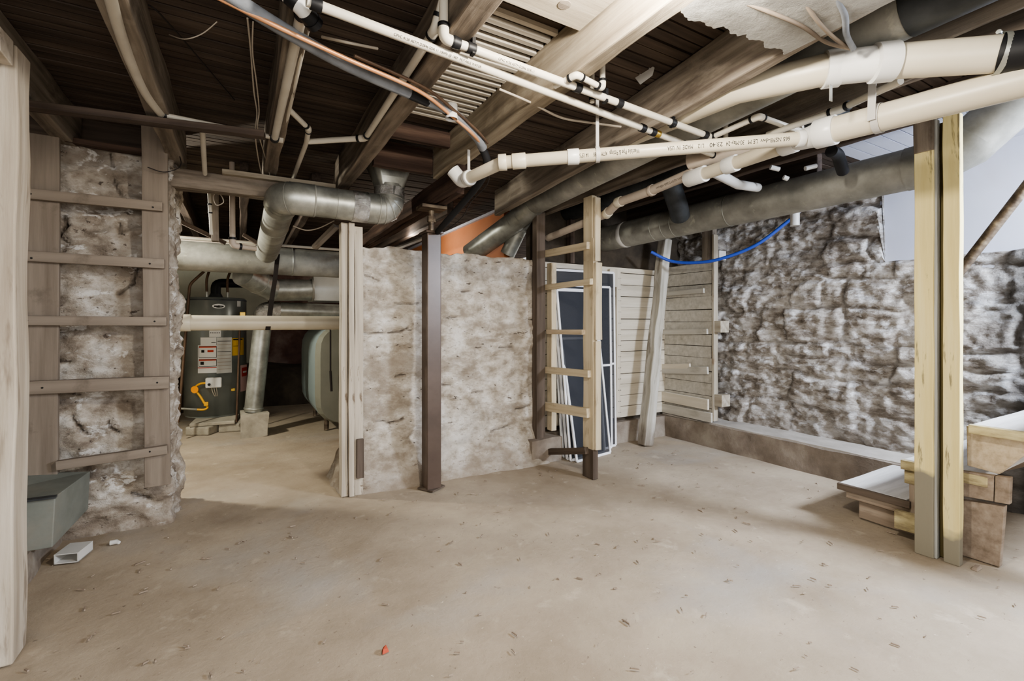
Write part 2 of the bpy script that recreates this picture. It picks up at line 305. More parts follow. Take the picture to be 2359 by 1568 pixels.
wall_grid('wall_middle', [(.70, 3.8), (.705, 3.37), (.72, 3.35), (2.22, 3.35)], -.02, midtop, .0135, plaster_disp(8.7, .026, .42, [[(905, 697), (925, 700), (965, 697)], [(838, 768), (880, 765)], [(892, 766), (925, 764), (940, 755)], [(912, 866), (935, 864)], [(868, 970), (905, 974), (932, 965)], [(840, 632), (872, 645)], [(1030, 733), (1052, 731)], [(1020, 885), (1038, 888)], [(1088, 905), (1112, 900)], [(1130, 993), (1170, 980)], [(1190, 942), (1222, 935)], [(1062, 672), (1080, 670)], [(1150, 800), (1180, 798)]]), plaster_b)
# rubble stone wall on the right
courses = []; z = -.05; rs = random.Random(5)
while z < 2.5:
    h = rs.uniform(.13, .29); st = []; s = -.3
    while s < 6.5: w = rs.uniform(.2, .62); st.append((s, s+w, rs.uniform(.0, .055), rs.uniform(-.15, .15), rs.uniform(-.25, .25))); s += w
    courses.append((z, z+h, st)); z += h
def stone_disp(s, z, p):
    zz = z+noise.noise(Vector((s*2.3, z*2, 3)))*.07+noise.noise(Vector((s*11, z*11, 5)))*.018; ss = s+noise.noise(Vector((s*3, z*5, 8)))*.09+noise.noise(Vector((s*12, z*12, 1)))*.02
    for a, b, st in courses:
        if a <= zz < b: break
    for c, d, dep, t1, t2 in st:
        if c <= ss < d: break
    e = min(zz-a, b-zz, (ss-c), (d-ss)); k = max(0, min(1, e/.035)); k = k*k*(3-2*k)
    base = (dep+t1*(zz-(a+b)/2)+t2*(ss-(c+d)/2)*.3)*k
    CAV[:] = [min(1, k+max(0, noise.noise(Vector((s*2.1, z*3, 7)))+.15)*1.6)]; return base-.02+fr(s*6, z*9, 2)*.022+fr(s*20, z*28, 6, 3)*.007-abs(noise.noise(Vector((s*9, z*15, 3))))*.03-abs(noise.noise(Vector((s*23, z*40, 8))))*.012+.01
RS = 3.95-1.64
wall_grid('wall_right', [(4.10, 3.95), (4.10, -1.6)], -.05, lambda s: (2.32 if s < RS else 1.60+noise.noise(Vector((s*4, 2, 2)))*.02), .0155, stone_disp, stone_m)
struct(obj('wall_window_side', MB().box((4.13, -1.6, 1.5), (4.2, 1.66, 2.36)), whitewall))
mb = MB().box((-2.62, -3, -.1), (-2.55, 3.5, 2.4)); struct(obj('wall_far_left', mb, plaster_m))
# back room shell
struct(obj('wall_back', MB().box((-3.2, 8.0, -.1), (.35, 8.1, 2.4)), greywall))
struct(obj('wall_back_right', MB().box((.35, 8.0, -.1), (5, 8.1, 2.4)), darkwall))
struct(obj('wall_back_left', MB().box((-3.2, 3.75, -.1), (-3.1, 8.1, 2.4)), greywall))
mb = MB(); n = 60
vs = []; fs = []
for i in range(n+1):
    x = -3.1+8*i/n
    for k, (y, zz) in enumerate(((7.35, -.05), (7.42, .35), (7.55, .5), (8.0, .55))):
        vs.append((x, y+noise.noise(Vector((x*2, k, 0)))*.06, zz+noise.noise(Vector((x*2, k, 5)))*.04))
for i in range(n):
    for k in range(3): fs.append((i*4+k, i*4+4+k, i*4+5+k, i*4+1+k))
struct(obj('trim_1', mb.add(vs, fs, True), darkbank))
# floor
mb = MB(); nx, ny = 170, 260; x0, x1, y0, y1 = -3.2, 4.3, -3.2, 8.05; vs = []
for j in range(ny+1):
    for i in range(nx+1):
        x = x0+(x1-x0)*i/nx; y = y0+(y1-y0)*j/ny
        zz = noise.noise(Vector((x*1.3, y*1.3, 0)))*.008+noise.noise(Vector((x*6, y*6, 3)))*.003-.004
        vs.append((x, y, zz))
mb.add(vs, [(j*(nx+1)+i, j*(nx+1)+i+1, (j+1)*(nx+1)+i+1, (j+1)*(nx+1)+i) for j in range(ny) for i in range(nx)], True)
struct(obj('floor', mb, floor_m, origin=(0, 0, 0)))
# ceiling deck: narrow dark boards running across the joists
mb = MB(); y = -3.2; k = 0
while y < 8.1:
    w = .048; dz = noise.noise(Vector((y*40, 0, 0)))*.006
    xr = 3.02 if y < 1.62 else 4.3
    mb.box((-3.2, y, 2.302+dz), (xr, y+w, 2.33)); y += w+.009
mb.box((-3.2, -3.2, 2.33), (4.3, 8.1, 2.345))
struct(obj('ceiling', mb, deck_m, origin=(0, 0, 0)))
mb = MB(); y = -3.2
while y < 1.6: mb.box((3.02, y, 2.30), (4.3, y+.088, 2.33)); y += .095
struct(obj('ceiling_white_boards', mb, whitewall)).name = 'trim_2'
struct(obj('light_leak_filler', MB().box((-2.7, 3.5, 2.04), (-.42, 3.6, 2.34)), deck_m))  # added filler box, stops light leaking over the left wall
mb = MB()
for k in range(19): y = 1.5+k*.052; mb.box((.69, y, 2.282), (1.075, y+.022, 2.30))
struct(obj('trim_7', mb, mat('painted_lamplight_strips', [(.3, '8a8276'), (.7, 'cfc8bb')], scale=(1, 20, 20), rough=.7)))  # pale strips stand in for lamplight on the deck slat edges
# curb and ledges (rough concrete)
def rough_block(name, a, b, m, step=.04, amp=.012, seed=0):
    mb = MB(); (ax, ay, az), (bx, by, bz) = a, b
    def grid(o, u, v, nu, nv):
        vs = []
        for j in range(nv+1):
            for i in range(nu+1):
                p = Vector(o)+Vector(u)*(i/nu)+Vector(v)*(j/nv)
                q = Vector((noise.noise(p*4+Vector((seed, 0, 0))), noise.noise(p*4+Vector((0, seed, 5))), noise.noise(p*4+Vector((0, 9, seed)))))*amp
                vs.append(p+q)
        mb.add(vs, [(j*(nu+1)+i, j*(nu+1)+i+1, (j+1)*(nu+1)+i+1, (j+1)*(nu+1)+i) for j in range(nv) for i in range(nu)], True)
    dx, dy, dz = bx-ax, by-ay, bz-az; nx, ny, nz = [max(1, round(d/step)) for d in (dx, dy, dz)]
    grid((ax, ay, az), (dx, 0, 0), (0, 0, dz), nx, nz); grid((bx, by, az), (-dx, 0, 0), (0, 0, dz), nx, nz)
    grid((ax, by, az), (0, -dy, 0), (0, 0, dz), ny, nz); grid((bx, ay, az), (0, dy, 0), (0, 0, dz), ny, nz)
    grid((ax, ay, bz), (dx, 0, 0), (0, dy, 0), nx, ny); grid((ax, by, az), (dx, 0, 0), (0, -dy, 0), nx, ny)
    return obj(name, mb, m)
struct(rough_block('baseboard_right', (3.78, 1.2, -.02), (4.16, 3.5, .21), conc_m, seed=3))
struct(rough_block('trim_3', (3.80, 1.2, .205), (4.16, 3.45, .222), conc_top, seed=5, amp=.006))
struct(rough_block('baseboard_middle', (2.05, 3.23, -.02), (2.36, 3.6, .19), conc_m, seed=4, amp=.02)); struct(rough_block('trim_8', (2.3, 3.39, -.02), (3.82, 3.6, .2), conc_m, seed=4, amp=.008))
struct(rough_block('baseboard_left', (-1.7, 2.72, -.02), (-.82, 3.4, .13), conc_m, seed=6, amp=.02))

# ------------------------------------------------------------------ joists and timbers
def joist(a, b, z0, z1, w, m, label, wob=.01, name='ceiling_joist', grp=None):
    o = board(name, (a[0], a[1], z0), (b[0], b[1], z0), w, z1-z0, m, align=(0, .5), wob=wob, bev=.006)
    return tag(o, label, 'joist', grp)
joist((-.80, -2.5), (-.80, 3.45), 2.10, 2.30, .075, joist_gray, 'leftmost ceiling joist above the near left post')
joist((-.33, -2.5), (-.33, 3.5), 2.10, 2.30, .08, joist_gray, 'ceiling joist beside the curved ivory pipe, second from left')
joist((.145, -2.5), (.16, 3.6), 2.10, 2.30, .075, joist_m, 'ceiling joist with two ivory pipes strapped along its underside')
joist((.64, -2.5), (.62, 3.6), 2.10, 2.30, .085, joist_m, 'ceiling joist ending over the elbowed galvanised duct')
joist((1.115, -2.5), (1.115, 2.9), 2.09, 2.30, .07, joist_pale, 'pale limewashed joist running under the bright ceiling lamp')
joist((1.57, .2), (1.93, 3.6), 2.085, 2.30, .05, joist_gray, 'wide stained joist beside the grey round duct')
joist((1.50, -2.5), (1.57, .2), 2.11, 2.30, .05, joist_gray, 'joist above the torn grey insulation board')
joist((2.27, .4), (2.31, 3.7), 2.10, 2.30, .05, joist_m, 'dusty joist above the tan branch drain pipe')
joist((2.95, .6), (2.95, 3.9), 2.16, 2.30, .06, joist_dark, 'dark joist resting over the yellow posts')
joist((3.38, 1.7), (3.38, 3.9), 2.12, 2.30, .06, joist_dark, 'dark joist over the board panel at the right')
joist((3.82, 1.7), (3.82, 3.9), 2.12, 2.30, .06, joist_dark, 'dark joist closest to the stone wall')
for u, lb in ((-.9, 'leftmost'), (-.42, 'second'), (.02, 'third'), (.5, 'fourth'), (1.6, 'rightmost')):
    joist((u, 3.85), (u, 8), 2.10, 2.30, .06, joist_dark, f'{lb} dark joist over the furnace room beyond the doorway')
g = top('girder', 'brown doubled girder resting on the steel jack post', 'beam', (1.17, 2.9, 1.98))
board('beam_ply', (1.135, 2.55, 1.975), (1.135, 6.4, 1.975), .06, .115, girder_m, g, align=(0, .5), wob=.012)
board('beam_ply', (1.205, 2.75, 1.975), (1.205, 6.4, 1.975), .06, .115, girder_m, g, align=(0, .5), wob=.012)
tag(board('blocking_board', (.70, 2.92, 2.20), (1.08, 2.92, 2.20), .04, .16, girder_m), 'reddish brown blocking board between joists over the duct boot', 'board')
tag(board('blocking_board', (.70, 2.62, 2.24), (1.08, 2.62, 2.24), .04, .09, girder_m), 'narrow brown blocking between joists behind the pale slats painted as lit', 'board')
tag(board('cross_plank', (.69, 1.27, 2.235), (1.075, 1.27, 2.235), .2, .03, plank_w, wob=.006), 'pale knotted plank between joists near the ceiling lamp', 'plank')
q = PZ(1300, 12, 2.2185); kn = obj('wood_knot', MB().tube([q, q+Vector((0, 0, .004))], .022, 24), joist_gray, [o for o in C.objects if o.name == 'cross_plank'][0])
tag(board('cross_plank', (.69, 1.03, 2.25), (1.075, 1.03, 2.25), .22, .03, joist_pale, wob=.006), 'greyed plank behind the knotted one by the ceiling lamp', 'plank')
tag(board('bracing_board', PZ(20, 238, 2.065), PZ(610, 312, 2.065), .06, .03, joist_dark), 'thin dark board nailed crosswise under the left joists', 'board')
tag(board('ledger_board', PV(150, 322, 3.30), PV(335, 352, 3.30), .06, .03, girder_m, wob=.012), 'splintered brown plate on top of the left stone wall', 'board')
# left header over doorway
h = top('door_header', 'rough brown beam spanning the furnace room doorway', 'beam', (-.4, 3.37, 1.95))
board('beam', (-.42, 3.42, 1.955), (1.0, 3.42, 1.955), .11, .11, joist_m, h, align=(0, .5), wob=.014)
board('sill_strip', (-.10, 3.36, 2.07), (.55, 3.36, 2.07), .08, .03, joist_pale, h)
# door post of three boards
p = top('door_post', 'chipped cream door post of three boards right of the furnace room doorway', 'post', (.64, 3.33, 0))
for xa, xb, yy, z1 in ((.575, .615, 3.30, 1.82), (.618, .655, 3.275, 1.82), (.658, .712, 3.285, 1.80)):
    board('board', ((xa+xb)/2, yy, 0), ((xa+xb)/2, yy, z1), xb-xa, .09, paint_jamb, p, up=(0, 1, 0), wob=.005)
board('patch_board', (.688, 3.222, .12), (.688, 3.222, .38), .044, .022, brown_post, p, up=(0, 1, 0))
# steel jack post
s = top('jack_post', 'brown painted square steel post with screw jack in front of whitewashed wall', 'post', (1.175, 3.2, 0))
c0 = Vector((1.155, 3.13, 0)); R45 = [Vector((math.cos(a*D2R), math.sin(a*D2R), 0)) for a in (4, 94, 184, 274)]
def sq(hw, z0, z1, rot=4):
    R = [Vector((math.cos((a+rot+45)*D2R), math.sin((a+rot+45)*D2R), 0))*hw*1.414 for a in (0, 90, 180, 270)]
    return MB().prism([c0+r+Vector((0, 0, z0)) for r in R], (0, 0, z1-z0))
obj('column', sq(.052, .0, 1.775), steelpost, s, bev=.006); obj('base_plate', sq(.068, 0, .01, 30), brown_post, s); obj('cap_plate', sq(.064, 1.775, 1.79), steelpost, s, bev=.002)
obj('jack_screw', MB().tube([c0+Vector((0, 0, 1.79)), c0+Vector((0, 0, 1.94))], .02), iron, s); obj('jack_nut', MB().tube([c0+Vector((0, 0, 1.86)), c0+Vector((0, 0, 1.90))], .03, 6, smooth=False), iron, s)
obj('top_plate', MB().box((c0.x-.09, c0.y-.07, 1.945), (c0.x+.09, c0.y+.07, 1.968)), iron, s, bev=.002)
# near-left post
p = top('timber_post', 'pale worn timber post at the left edge of the room', 'post', (-.7, 2.27, 0))
board('shaft', (-.725, 2.27, 0), (-.715, 2.27, 2.09), .12, .12, paint_post, p, up=(0, 1, 0), wob=.008, bev=.006)
board('head_block', (-.79, 2.13, 2.045), (-.655, 2.13, 2.045), .1, .08, paint_post, p, wob=.008)
# ladder-like rack on left wall
lad = top('wall_ladder', 'taupe painted ladder rack of wide boards fixed to the left stone wall', 'ladder', (-.7, 3.25, .2))
V0 = 3.22
def onV(px, py, v): return PV(px, py, v)
a = onV(88, 310, V0+.02); b = onV(84, 1100, V0+.02); board('stile', b, a, .165, .03, paint_taupe, lad, up=(0, 1, 0))
a = onV(356, 290, V0+.02); b = onV(364, 1118, V0+.02); board('stile', b, a, .115, .03, paint_taupe, lad, up=(0, 1, 0))
for (xa, ya, xb, yb, hpx) in ((30, 443, 375, 477, 22), (30, 588, 379, 608, 22), (30, 738, 384, 740, 20), (30, 894, 390, 880, 28), (130, 1072, 386, 1034, 20)):
    t = 2.55; board('rung', onV(xa, ya, V0-.015), onV(xb, yb, V0-.015), .035, hpx/F*t, paint_taupe, lad, wob=.003)
for i, (x, y) in enumerate(((70, 446), (352, 477), (72, 594), (345, 607), (62, 738), (356, 740), (97, 893), (362, 881), (345, 1040))):
    q = onV(x, y, V0-.034); obj('nail_head', MB().tube([q, q+Vector((0, .006, 0))], .005, 8), ink, lad)

# ------------------------------------------------------------------ yellow posts (right)
p = top('yellow_post', 'peeling yellow painted post with grey edge, left of the pair beside the stairs', 'post', (2.95, 1.0, 0))
def quadpost(name, xl, xr, base_y, z1, u, thick, m, parent, z0=0):
    """board with its broad face in the plane U=u between two pixel columns"""
    t0 = (z0-H0)/(-(base_y-HY)/F)
    a = PU(xl, base_y, u); b = PU(xr, base_y, u); a.z = b.z = z0
    vm = (a.y+b.y)/2; w = abs(a.y-b.y)
    return board(name, (u+thick/2, vm, z0), (u+thick/2, vm, z1), thick, w, m, parent, up=(0, 1, 0), wob=.004)
UY = 2.93
o = quadpost('yellow_board', 2106, 2150, 1280, 2.15, UY, .045, yellow_p, p); y_ = WM[o.name].translation.y
w1 = abs(PU(2106, 1000, UY).y-PU(2150, 1000, UY).y)
board('edge_board', (UY+.03, y_-w1/2-.004, 0), (UY+.03, y_-w1/2-.004, 2.15), .035, .012, grey_p, p, up=(0, 1, 0))
board('bare_top', (UY+.02, y_, 2.0), (UY+.02, y_, 2.16), .054, w1*1.03, joist_m, p, up=(0, 1, 0))
p2 = top('yellow_post', 'peeling yellow painted post with split edge, right of the pair beside the stairs', 'post', (2.95, .85, 0))
o = quadpost('yellow_board', 2172, 2211, 1278, 2.15, UY+.01, .045, yellow_q, p2)
yb = WM[o.name].translation.y
board('recessed_board', (UY+.075, (y_+yb)/2, 0), (UY+.075, (y_+yb)/2, 2.14), .03, abs(y_-yb)*.95, olive_p, p2, up=(0, 1, 0))
# ------------------------------------------------------------------ near ladder frame in the middle
lf = top('stud_ladder', 'cream ladder frame of nailed studs in front of the window screens', 'ladder', (2.26, 2.8, 0))
nU, nV = 2.245, 2.75
board('stile', (nU+.02, nV, 0), (nU+.02, nV, 1.78), .045, .115, paint_leg, lf, up=(0, 1, 0), wob=.004)
board('stile_extension', (nU+.02, nV+.005, 1.62), (nU+.02, nV+.005, 2.10), .045, .10, paint_leg, lf, up=(0, 1, 0), wob=.004)
board('edge_batten', (nU+.03, nV-.072, .22), (nU+.03, nV-.072, 1.02), .05, .02, paint_leg, lf, up=(0, 1, 0))
board('edge_batten', (nU+.035, nV-.072, 1.03), (nU+.035, nV-.072, 1.60), .06, .02, paint_leg, lf, up=(0, 1, 0))
board('edge_batten', (nU+.03, nV-.065, 1.61), (nU+.03, nV-.065, 2.08), .05, .02, paint_leg, lf, up=(0, 1, 0))
board('stile', (nU+.03, 3.27, .25), (nU+.03, 3.27, 1.66), .05, .07, paint_leg, lf, up=(0, 1, 0))
board('boot', (nU+.02, nV, 0), (nU+.02, nV, .22), .05, .125, brown_post, lf, up=(0, 1, 0))
ru = nU-.018
for (xn, yn, xf, yf, hz, m) in ((1356, 565, 1230, 590, .055, paint_leg), (1363, 648, 1243, 664, .045, paint_leg), (1345, 765, 1262, 764, .04, stair_l),
                              (1358, 861, 1239, 850, .055, paint_leg), (1356, 951, 1237, 932, .07, paint_leg), (1352, 1038, 1243, 1040, .05, brown_post)):
    board('rung', PU(xn, yn, ru), PU(xf, yf, ru), .035, hz, m, lf, wob=.004)
tag(board('brown_post', (2.165, 3.30, .19), (2.165, 3.30, 2.08), .085, .07, brown_post, up=(0, 1, 0), wob=.003), 'dark brown post at the end of the whitewashed wall', 'post')
tag(board('stud_post', (2.26, 3.42, 1.66), (2.26, 3.42, 2.10), .05, .05, joist_gray, up=(0, 1, 0)), 'short grey stud above the cream ladder frame', 'stud')
# leaning timber
tag(board('leaning_timber', (3.31, 3.22, 0), (3.63, 3.26, 1.98), .10, .10, weather_m, up=(0, 1, 0), wob=.02, bev=.008), 'weathered grey square timber leaning to the right in the corner', 'post')

# ------------------------------------------------------------------ board partitions
def siding(name, o, u, L, z0, ztop, bh, m, parent, th=.02, nrm=None, skew=.004):
    """horizontal boards stacked in one mesh"""
    o = Vector(o); u = Vector(u).normalized(); nr = Vector(nrm); mb = MB(); z = z0; k = 0; r = random.Random(hash(name) % 97 if False else 11)
    while z < ztop-.02:
        hh = min(bh*r.uniform(.92, 1.08), ztop-z); e = r.uniform(-.01, .01); d = r.uniform(0, .004)
        a = o+nr*d; b = a+u*(L+e)
        q = [a+Vector((0, 0, z)), b+Vector((0, 0, z+r.uniform(-skew, skew))), b-nr*th+Vector((0, 0, z)), a-nr*th+Vector((0, 0, z))]
        t = [v+Vector((0, 0, hh-.005)) for v in q]
        mb.hexa(q+t); z += hh
    return obj(name, mb, m, parent, bev=.002)
bp = top('board_partition', 'cream horizontal board partition behind the leaning window screens', 'partition', (3.0, 3.45, .2))
siding('boards', (2.25, 3.44, 0), (1, 0, 0), 1.58, .235, 1.70, .108, siding_m, bp, nrm=(0, -1, 0))
board('batten', (3.155, 3.415, .25), (3.155, 3.415, 1.66), .05, .02, siding_m, bp, up=(0, 1, 0))
board('top_block', (3.09, 3.41, 1.50), (3.09, 3.41, 1.67), .10, .02, siding_m, bp, up=(0, 1, 0))
for k in range(13):
    for dx in (.012, .035):
        q = Vector((3.165+dx-.02, 3.403, .29+k*.108)); obj('nail_head', MB().tube([q, q+Vector((0, .006, 0))], .0035, 6), ink, bp)
rp = top('board_panel', 'grey white board panel with nailed cleats beside the stone wall', 'partition', (3.82, 3.1, .22))
siding('boards', (3.82, 3.44, 0), (0, -1, 0), .57, .235, 1.735, .118, siding_b, rp, nrm=(-1, 0, 0))
board('end_trim', (3.835, 2.85, .24), (3.835, 2.85, 1.98), .06, .022, plank_w, rp, up=(0, 1, 0))
for (xa, ya, xb, yb, hh, m) in ((1533, 677, 1622, 669, .045, siding_b), (1522, 765, 1630, 763, .05, siding_b), (1510, 844, 1590, 843, .05, siding_m), (1510, 852, 1631, 853, .07, siding_b), (1505, 908, 1632, 932, .1, siding_m), (1508, 935, 1640, 962, .09, siding_b)):
    board('cleat', PU(xa, ya, 3.79), PU(xb, yb, 3.79), .024, hh, m, rp, wob=.002)
for (x, y, zz) in ((1655, 752, .115), (1658, 921, .115)):
    q = PU(x, y, 3.86); board('block', (3.87, q.y+.02, q.z), (3.87, q.y-.06, q.z), .12, .11, plank_w, rp, wob=.003)
tag(board('stud_post', (3.86, 2.93, 1.72), (3.86, 2.93, 2.12), .06, .12, joist_gray, up=(0, 1, 0)), 'grey wall stud standing above the right board panel', 'stud')
tag(board('stud_post', (2.62, 3.46, 1.70), (2.62, 3.46, 2.12), .05, .06, joist_dark, up=(0, 1, 0)), 'dark stud above the cream partition right of the ladder', 'stud')
tag(board('stud_post', (2.86, 3.46, 1.70), (2.86, 3.46, 2.12), .05, .06, joist_gray, up=(0, 1, 0)), 'grey stud above the partition beside the leaning timber', 'stud')
struct(obj('light_blocking_backing', MB().box((2.2, 3.50, 0), (4.2, 3.56, 2.32)).box((2.2, 3.462, .2), (3.84, 3.47, 1.69)).box((3.842, 2.87, .23), (3.85, 3.46, 1.72)), darkbank))  # added dark backing, keeps light from showing through the board gaps
q = PU(1657, 588, 3.98); o = obj('junction_box', MB().box((3.93, q.y-.04, q.z-.05), (4.03, q.y+.05, q.z+.04)), pvc_w, bev=.006); tag(o, 'small white box under the blue tube by the stone wall', 'box')

# ------------------------------------------------------------------ window screens
def screen(label, BL, BR, TR, TL, mids=(.5,), w=.02):
    BL, BR, TR, TL = map(Vector, (BL, BR, TR, TL)); t = top('window_screen', label, 'screen', (BL+BR)/2, 'old window screens leaning on the partition')
    nr = (BR-BL).cross(TL-BL).normalized()
    X = (BR-BL).normalized(); Yv = (TL-BL).normalized()
    mb = MB()
    def bar(a, b, ww, side):
        d = (b-a).normalized(); s_ = nr.cross(d).normalized()*ww/2; nn = nr*.006
        mb.hexa([a-s_-nn, b-s_-nn, b+s_-nn, a+s_-nn, a-s_+nn, b-s_+nn, b+s_+nn, a+s_+nn])
    bar(BL, BR, w, 0); bar(TL, TR, w, 0); bar(BL, TL, w, 0); bar(BR, TR, w, 0)
    obj('frame', mb, white_m, t)
    for f in mids:
        mb = MB(); bar(BL.lerp(TL, f), BR.lerp(TR, f), w, 0) if False else None
        a = BL.lerp(TL, f); b = BR.lerp(TR, f); d = (b-a).normalized(); s_ = nr.cross(d).normalized()*w*.45; nn = nr*.005
        mb.hexa([a-s_-nn, b-s_-nn, b+s_-nn, a+s_-nn, a-s_+nn, b-s_+nn, b+s_+nn, a+s_+nn]); obj('crossbar', mb, white_m, t)
    obj('mesh', MB().add([BL, BR, TR, TL], [(0, 1, 2, 3)]), screen_m, t)
screen('tallest white framed window screen at the back of the leaning stack', (2.42, 3.315, .008), (3.05, 3.335, .008), (3.085, 3.40, 1.634), (2.37, 3.40, 1.624), (.47,))
screen('dark window screen just in front of the tallest one', (2.40, 3.275, .008), (2.97, 3.30, .008), (3.01, 3.37, 1.49), (2.36, 3.37, 1.49), (.51,))
screen('narrow window screen edge showing leftmost in the stack', (2.385, 3.20, .008), (2.84, 3.25, .008), (2.80, 3.34, 1.45), (2.345, 3.34, 1.45), ())
screen('white window screen in the middle of the stack', (2.385, 3.15, .008), (2.80, 3.21, .008), (2.78, 3.315, 1.44), (2.36, 3.315, 1.44), ())
screen('lowest window screen at the front of the stack with slanting right edge', (2.41, 3.10, .008), (2.835, 3.17, .008), (2.81, 3.29, 1.02), (2.39, 3.29, 1.02), ())

# ------------------------------------------------------------------ wooden stairs at the right
st = top('wooden_stairs', 'rough wooden cellar stairs with dusty white treads behind the yellow posts', 'stairs', (3.5, 1.1, 0))
board('tread', (3.09, 1.285, .205), (4.02, 1.285, .205), .33, .035, stair_w, st, align=(0, -.5))
board('tread_lip', (3.075, 1.45, .187), (3.075, 1.10, .187), .02, .038, brown_post, st)
board('side_board', (3.12, 1.42, .145), (3.12, 1.02, .145), .03, .05, stair_m, st, wob=.008)
board('side_board', (3.16, 1.37, .065), (3.16, .98, .065), .03, .11, stair_m, st, wob=.008)
board('riser', (3.2, 1.12, .31), (4.02, 1.12, .31), .03, .2, stair_m, st)
board('yellow_block', (3.06, 1.16, .10), (3.06, .98, .10), .03, .1, stair_y, st)
board('tread', (3.09, .98, .42), (4.02, .98, .42), .30, .035, stair_w, st, align=(0, -.5))
board('tread_edge', (3.08, 1.14, .395), (3.08, .80, .395), .03, .05, stair_y, st)
board('side_board', (3.10, 1.13, .33), (3.10, .92, .33), .03, .07, stair_y, st)
board('post_block', (3.12, 1.08, .10), (3.12, 1.08, .30), .06, .06, stair_m, st, up=(0, 1, 0))
board('tread', (3.06, .68, .665), (4.02, .68, .665), .34, .035, stair_w, st, align=(0, -.5))
board('tread_edge', (3.05, .86, .642), (3.05, .50, .642), .03, .042, stair_y, st)
P = [PU(x, y, 3.10) for x, y in ((2226, 980), (2400, 1000), (2400, 1018), (2302, 1092), (2228, 1072))]
obj('stringer', MB().prism(P, (.045, 0, 0)), stair_l, st, bev=.003)
P = [PU(x, y, 3.07) for x, y in ((2205, 1083), (2290, 1096), (2288, 1155), (2205, 1140))]; obj('side_board', MB().prism(P, (.035, 0, 0)), stair_m, st, bev=.003)
P = [PU(x, y, 3.07) for x, y in ((2292, 1096), (2328, 1100), (2326, 1162), (2290, 1156))]; obj('side_board', MB().prism(P, (.035, 0, 0)), stair_m, st, bev=.003)
u_ = 3.10
P = [PU(x, y, u_) for x, y in ((2205, 1150), (2315, 1166), (2303, 1290), (2205, 1262))]
for q in P[2:]: q.z = 0.0
obj('leg_board', MB().prism(P, (.035, 0, 0)), stair_m, st, bev=.003)
board('tread', (3.06, .36, .90), (4.02, .36, .90), .34, .035, stair_w, st, align=(0, -.5))
board('stringer', (3.98, 1.4, .12), (3.98, .25, .80), .04, .2, stair_m, st)
board('support_post', (3.2, .30, 0), (3.2, .30, .86), .07, .07, stair_m, st, up=(0, 1, 0))
tag(obj('handrail_pipe', MB().tube([PU(2150, 704, 3.4), PU(2420, 357, 3.4)], .024), iron), 'rusty metal handrail pipe slanting up at the right edge', 'pipe')

# ------------------------------------------------------------------ PVC water pipes under the joists
WL = 'small ivory water pipes'
def line(name, label, pts, r, m, cols=(), ring=black, grp=WL, n=16, cat='pipe', bend=.02, clen=.03, cr=1.28):
    pts = [Vector(p) for p in pts]; t = top(name, label, cat, pts[0], grp)
    tubeo('pipe', fillet(pts, bend, 5), r, m, t, n)
    for i in range(1, len(pts)-1):   # elbow fittings at each corner
        a = (pts[i-1]-pts[i]).normalized(); b = (pts[i+1]-pts[i]).normalized()
        if a.dot(b) > -.97:
            mb = MB().tube(fillet([pts[i]+a*r*2.6, pts[i], pts[i]+b*r*2.6], r*1.5, 5), r*1.22, n); eo = obj('elbow', mb, m, t)
            for d in (a, b):
                c = pts[i]+d*r*2.7; obj('crimp_ring', MB().tube([c-d*r*.45, c+d*r*.45], r*1.36, n), ring, eo)
    for (k, f) in cols: collar('crimp_ring', pts[k], pts[k+1], f, clen, r*cr, ring, t, n)
    return t
R1 = .0145
A = PZ(706, 2, 2.05); B = PZ(1652, 360, 2.05)
t1 = line('water_pipe', 'longest ivory water pipe crossing diagonally under all the joists', [A, B], R1, cpvc, [(0, .012), (0, .70), (0, .735), (0, .86), (0, .985)])
d_ = (B-A).normalized(); c = A.lerp(B, .75); collar('brass_coupling', A, B, .752, .03, R1*1.15, brass, t1)
pipe_text('CPVC 4120 ASTM D2846 SDR 11 100PSI @ 180F  POTABLE WATER', .011, A, B, R1, .25, (CAM-A.lerp(B, .3)), t1)
A2 = PZ(1022, 88, 2.07); B2 = PZ(1636, 315, 2.06)
up_ = PZ(1020, 45, 2.2)
t2 = line('water_pipe', 'second long ivory water pipe starting at the joist elbow', [A2+Vector((0, 0, .14)), A2, B2], R1, cpvc, [(1, .03), (1, .07), (1, .40), (1, .56), (1, .80), (1, .97)])
pipe_text('CPVC 4120 ASTM D2846 SDR 11', .011, A2, B2, R1, .2, (CAM-A2.lerp(B2, .3)), t2)
for f in (.075, .505, .80): 
    c = A2.lerp(B2, f); obj('pipe_hanger', MB().box(c+Vector((-.006, -.012, -.02)), c+Vector((.006, .012, .035))), black, t2)
q = PZ(1278, 198, 2.065); e1 = PZ(1328, 172, 2.072); e2 = PZ(1388, 203, 2.07)
line('water_pipe', 'short ivory branch pipe turning up beside the pale joist', [q, e1, e2, e2+Vector((0, 0, .22))], .011, cpvc)
q = PZ(1364, 236, 2.063); line('water_pipe', 'short vertical ivory riser right of the branch elbow', [q, q+Vector((0, 0, .2))], .010, cpvc, [(0, .12)])
q = PZ(1640, 316, 2.06); line('water_pipe', 'ivory pipe bending in a peak left of the big white drain', [q, PZ(1748, 268, 2.06), PZ(1862, 308, 2.08)], .0125, cpvc, [(0, .03)])
q = PZ(1652, 360, 2.05); line('water_pipe', 'ivory pipe dipping below the printed drain pipe', [q, PZ(1790, 316, 2.09), PZ(1850, 292, 2.10)], .0125, cpvc, [(0, .02)])
line('water_pipe', 'dusty ivory conduit running beside the big white drain pipe', [PZ(1768, 310, 2.05), PZ(1935, 252, 2.045), PZ(2075, 186, 2.03)], .014, cpvc, grp=WL)
line('water_pipe', 'grey vertical riser behind the peaked ivory pipe', [PZ(1672, 325, 2.10), PZ(1672, 325, 2.10)+Vector((0, 0, .18))], .012, cpvc)
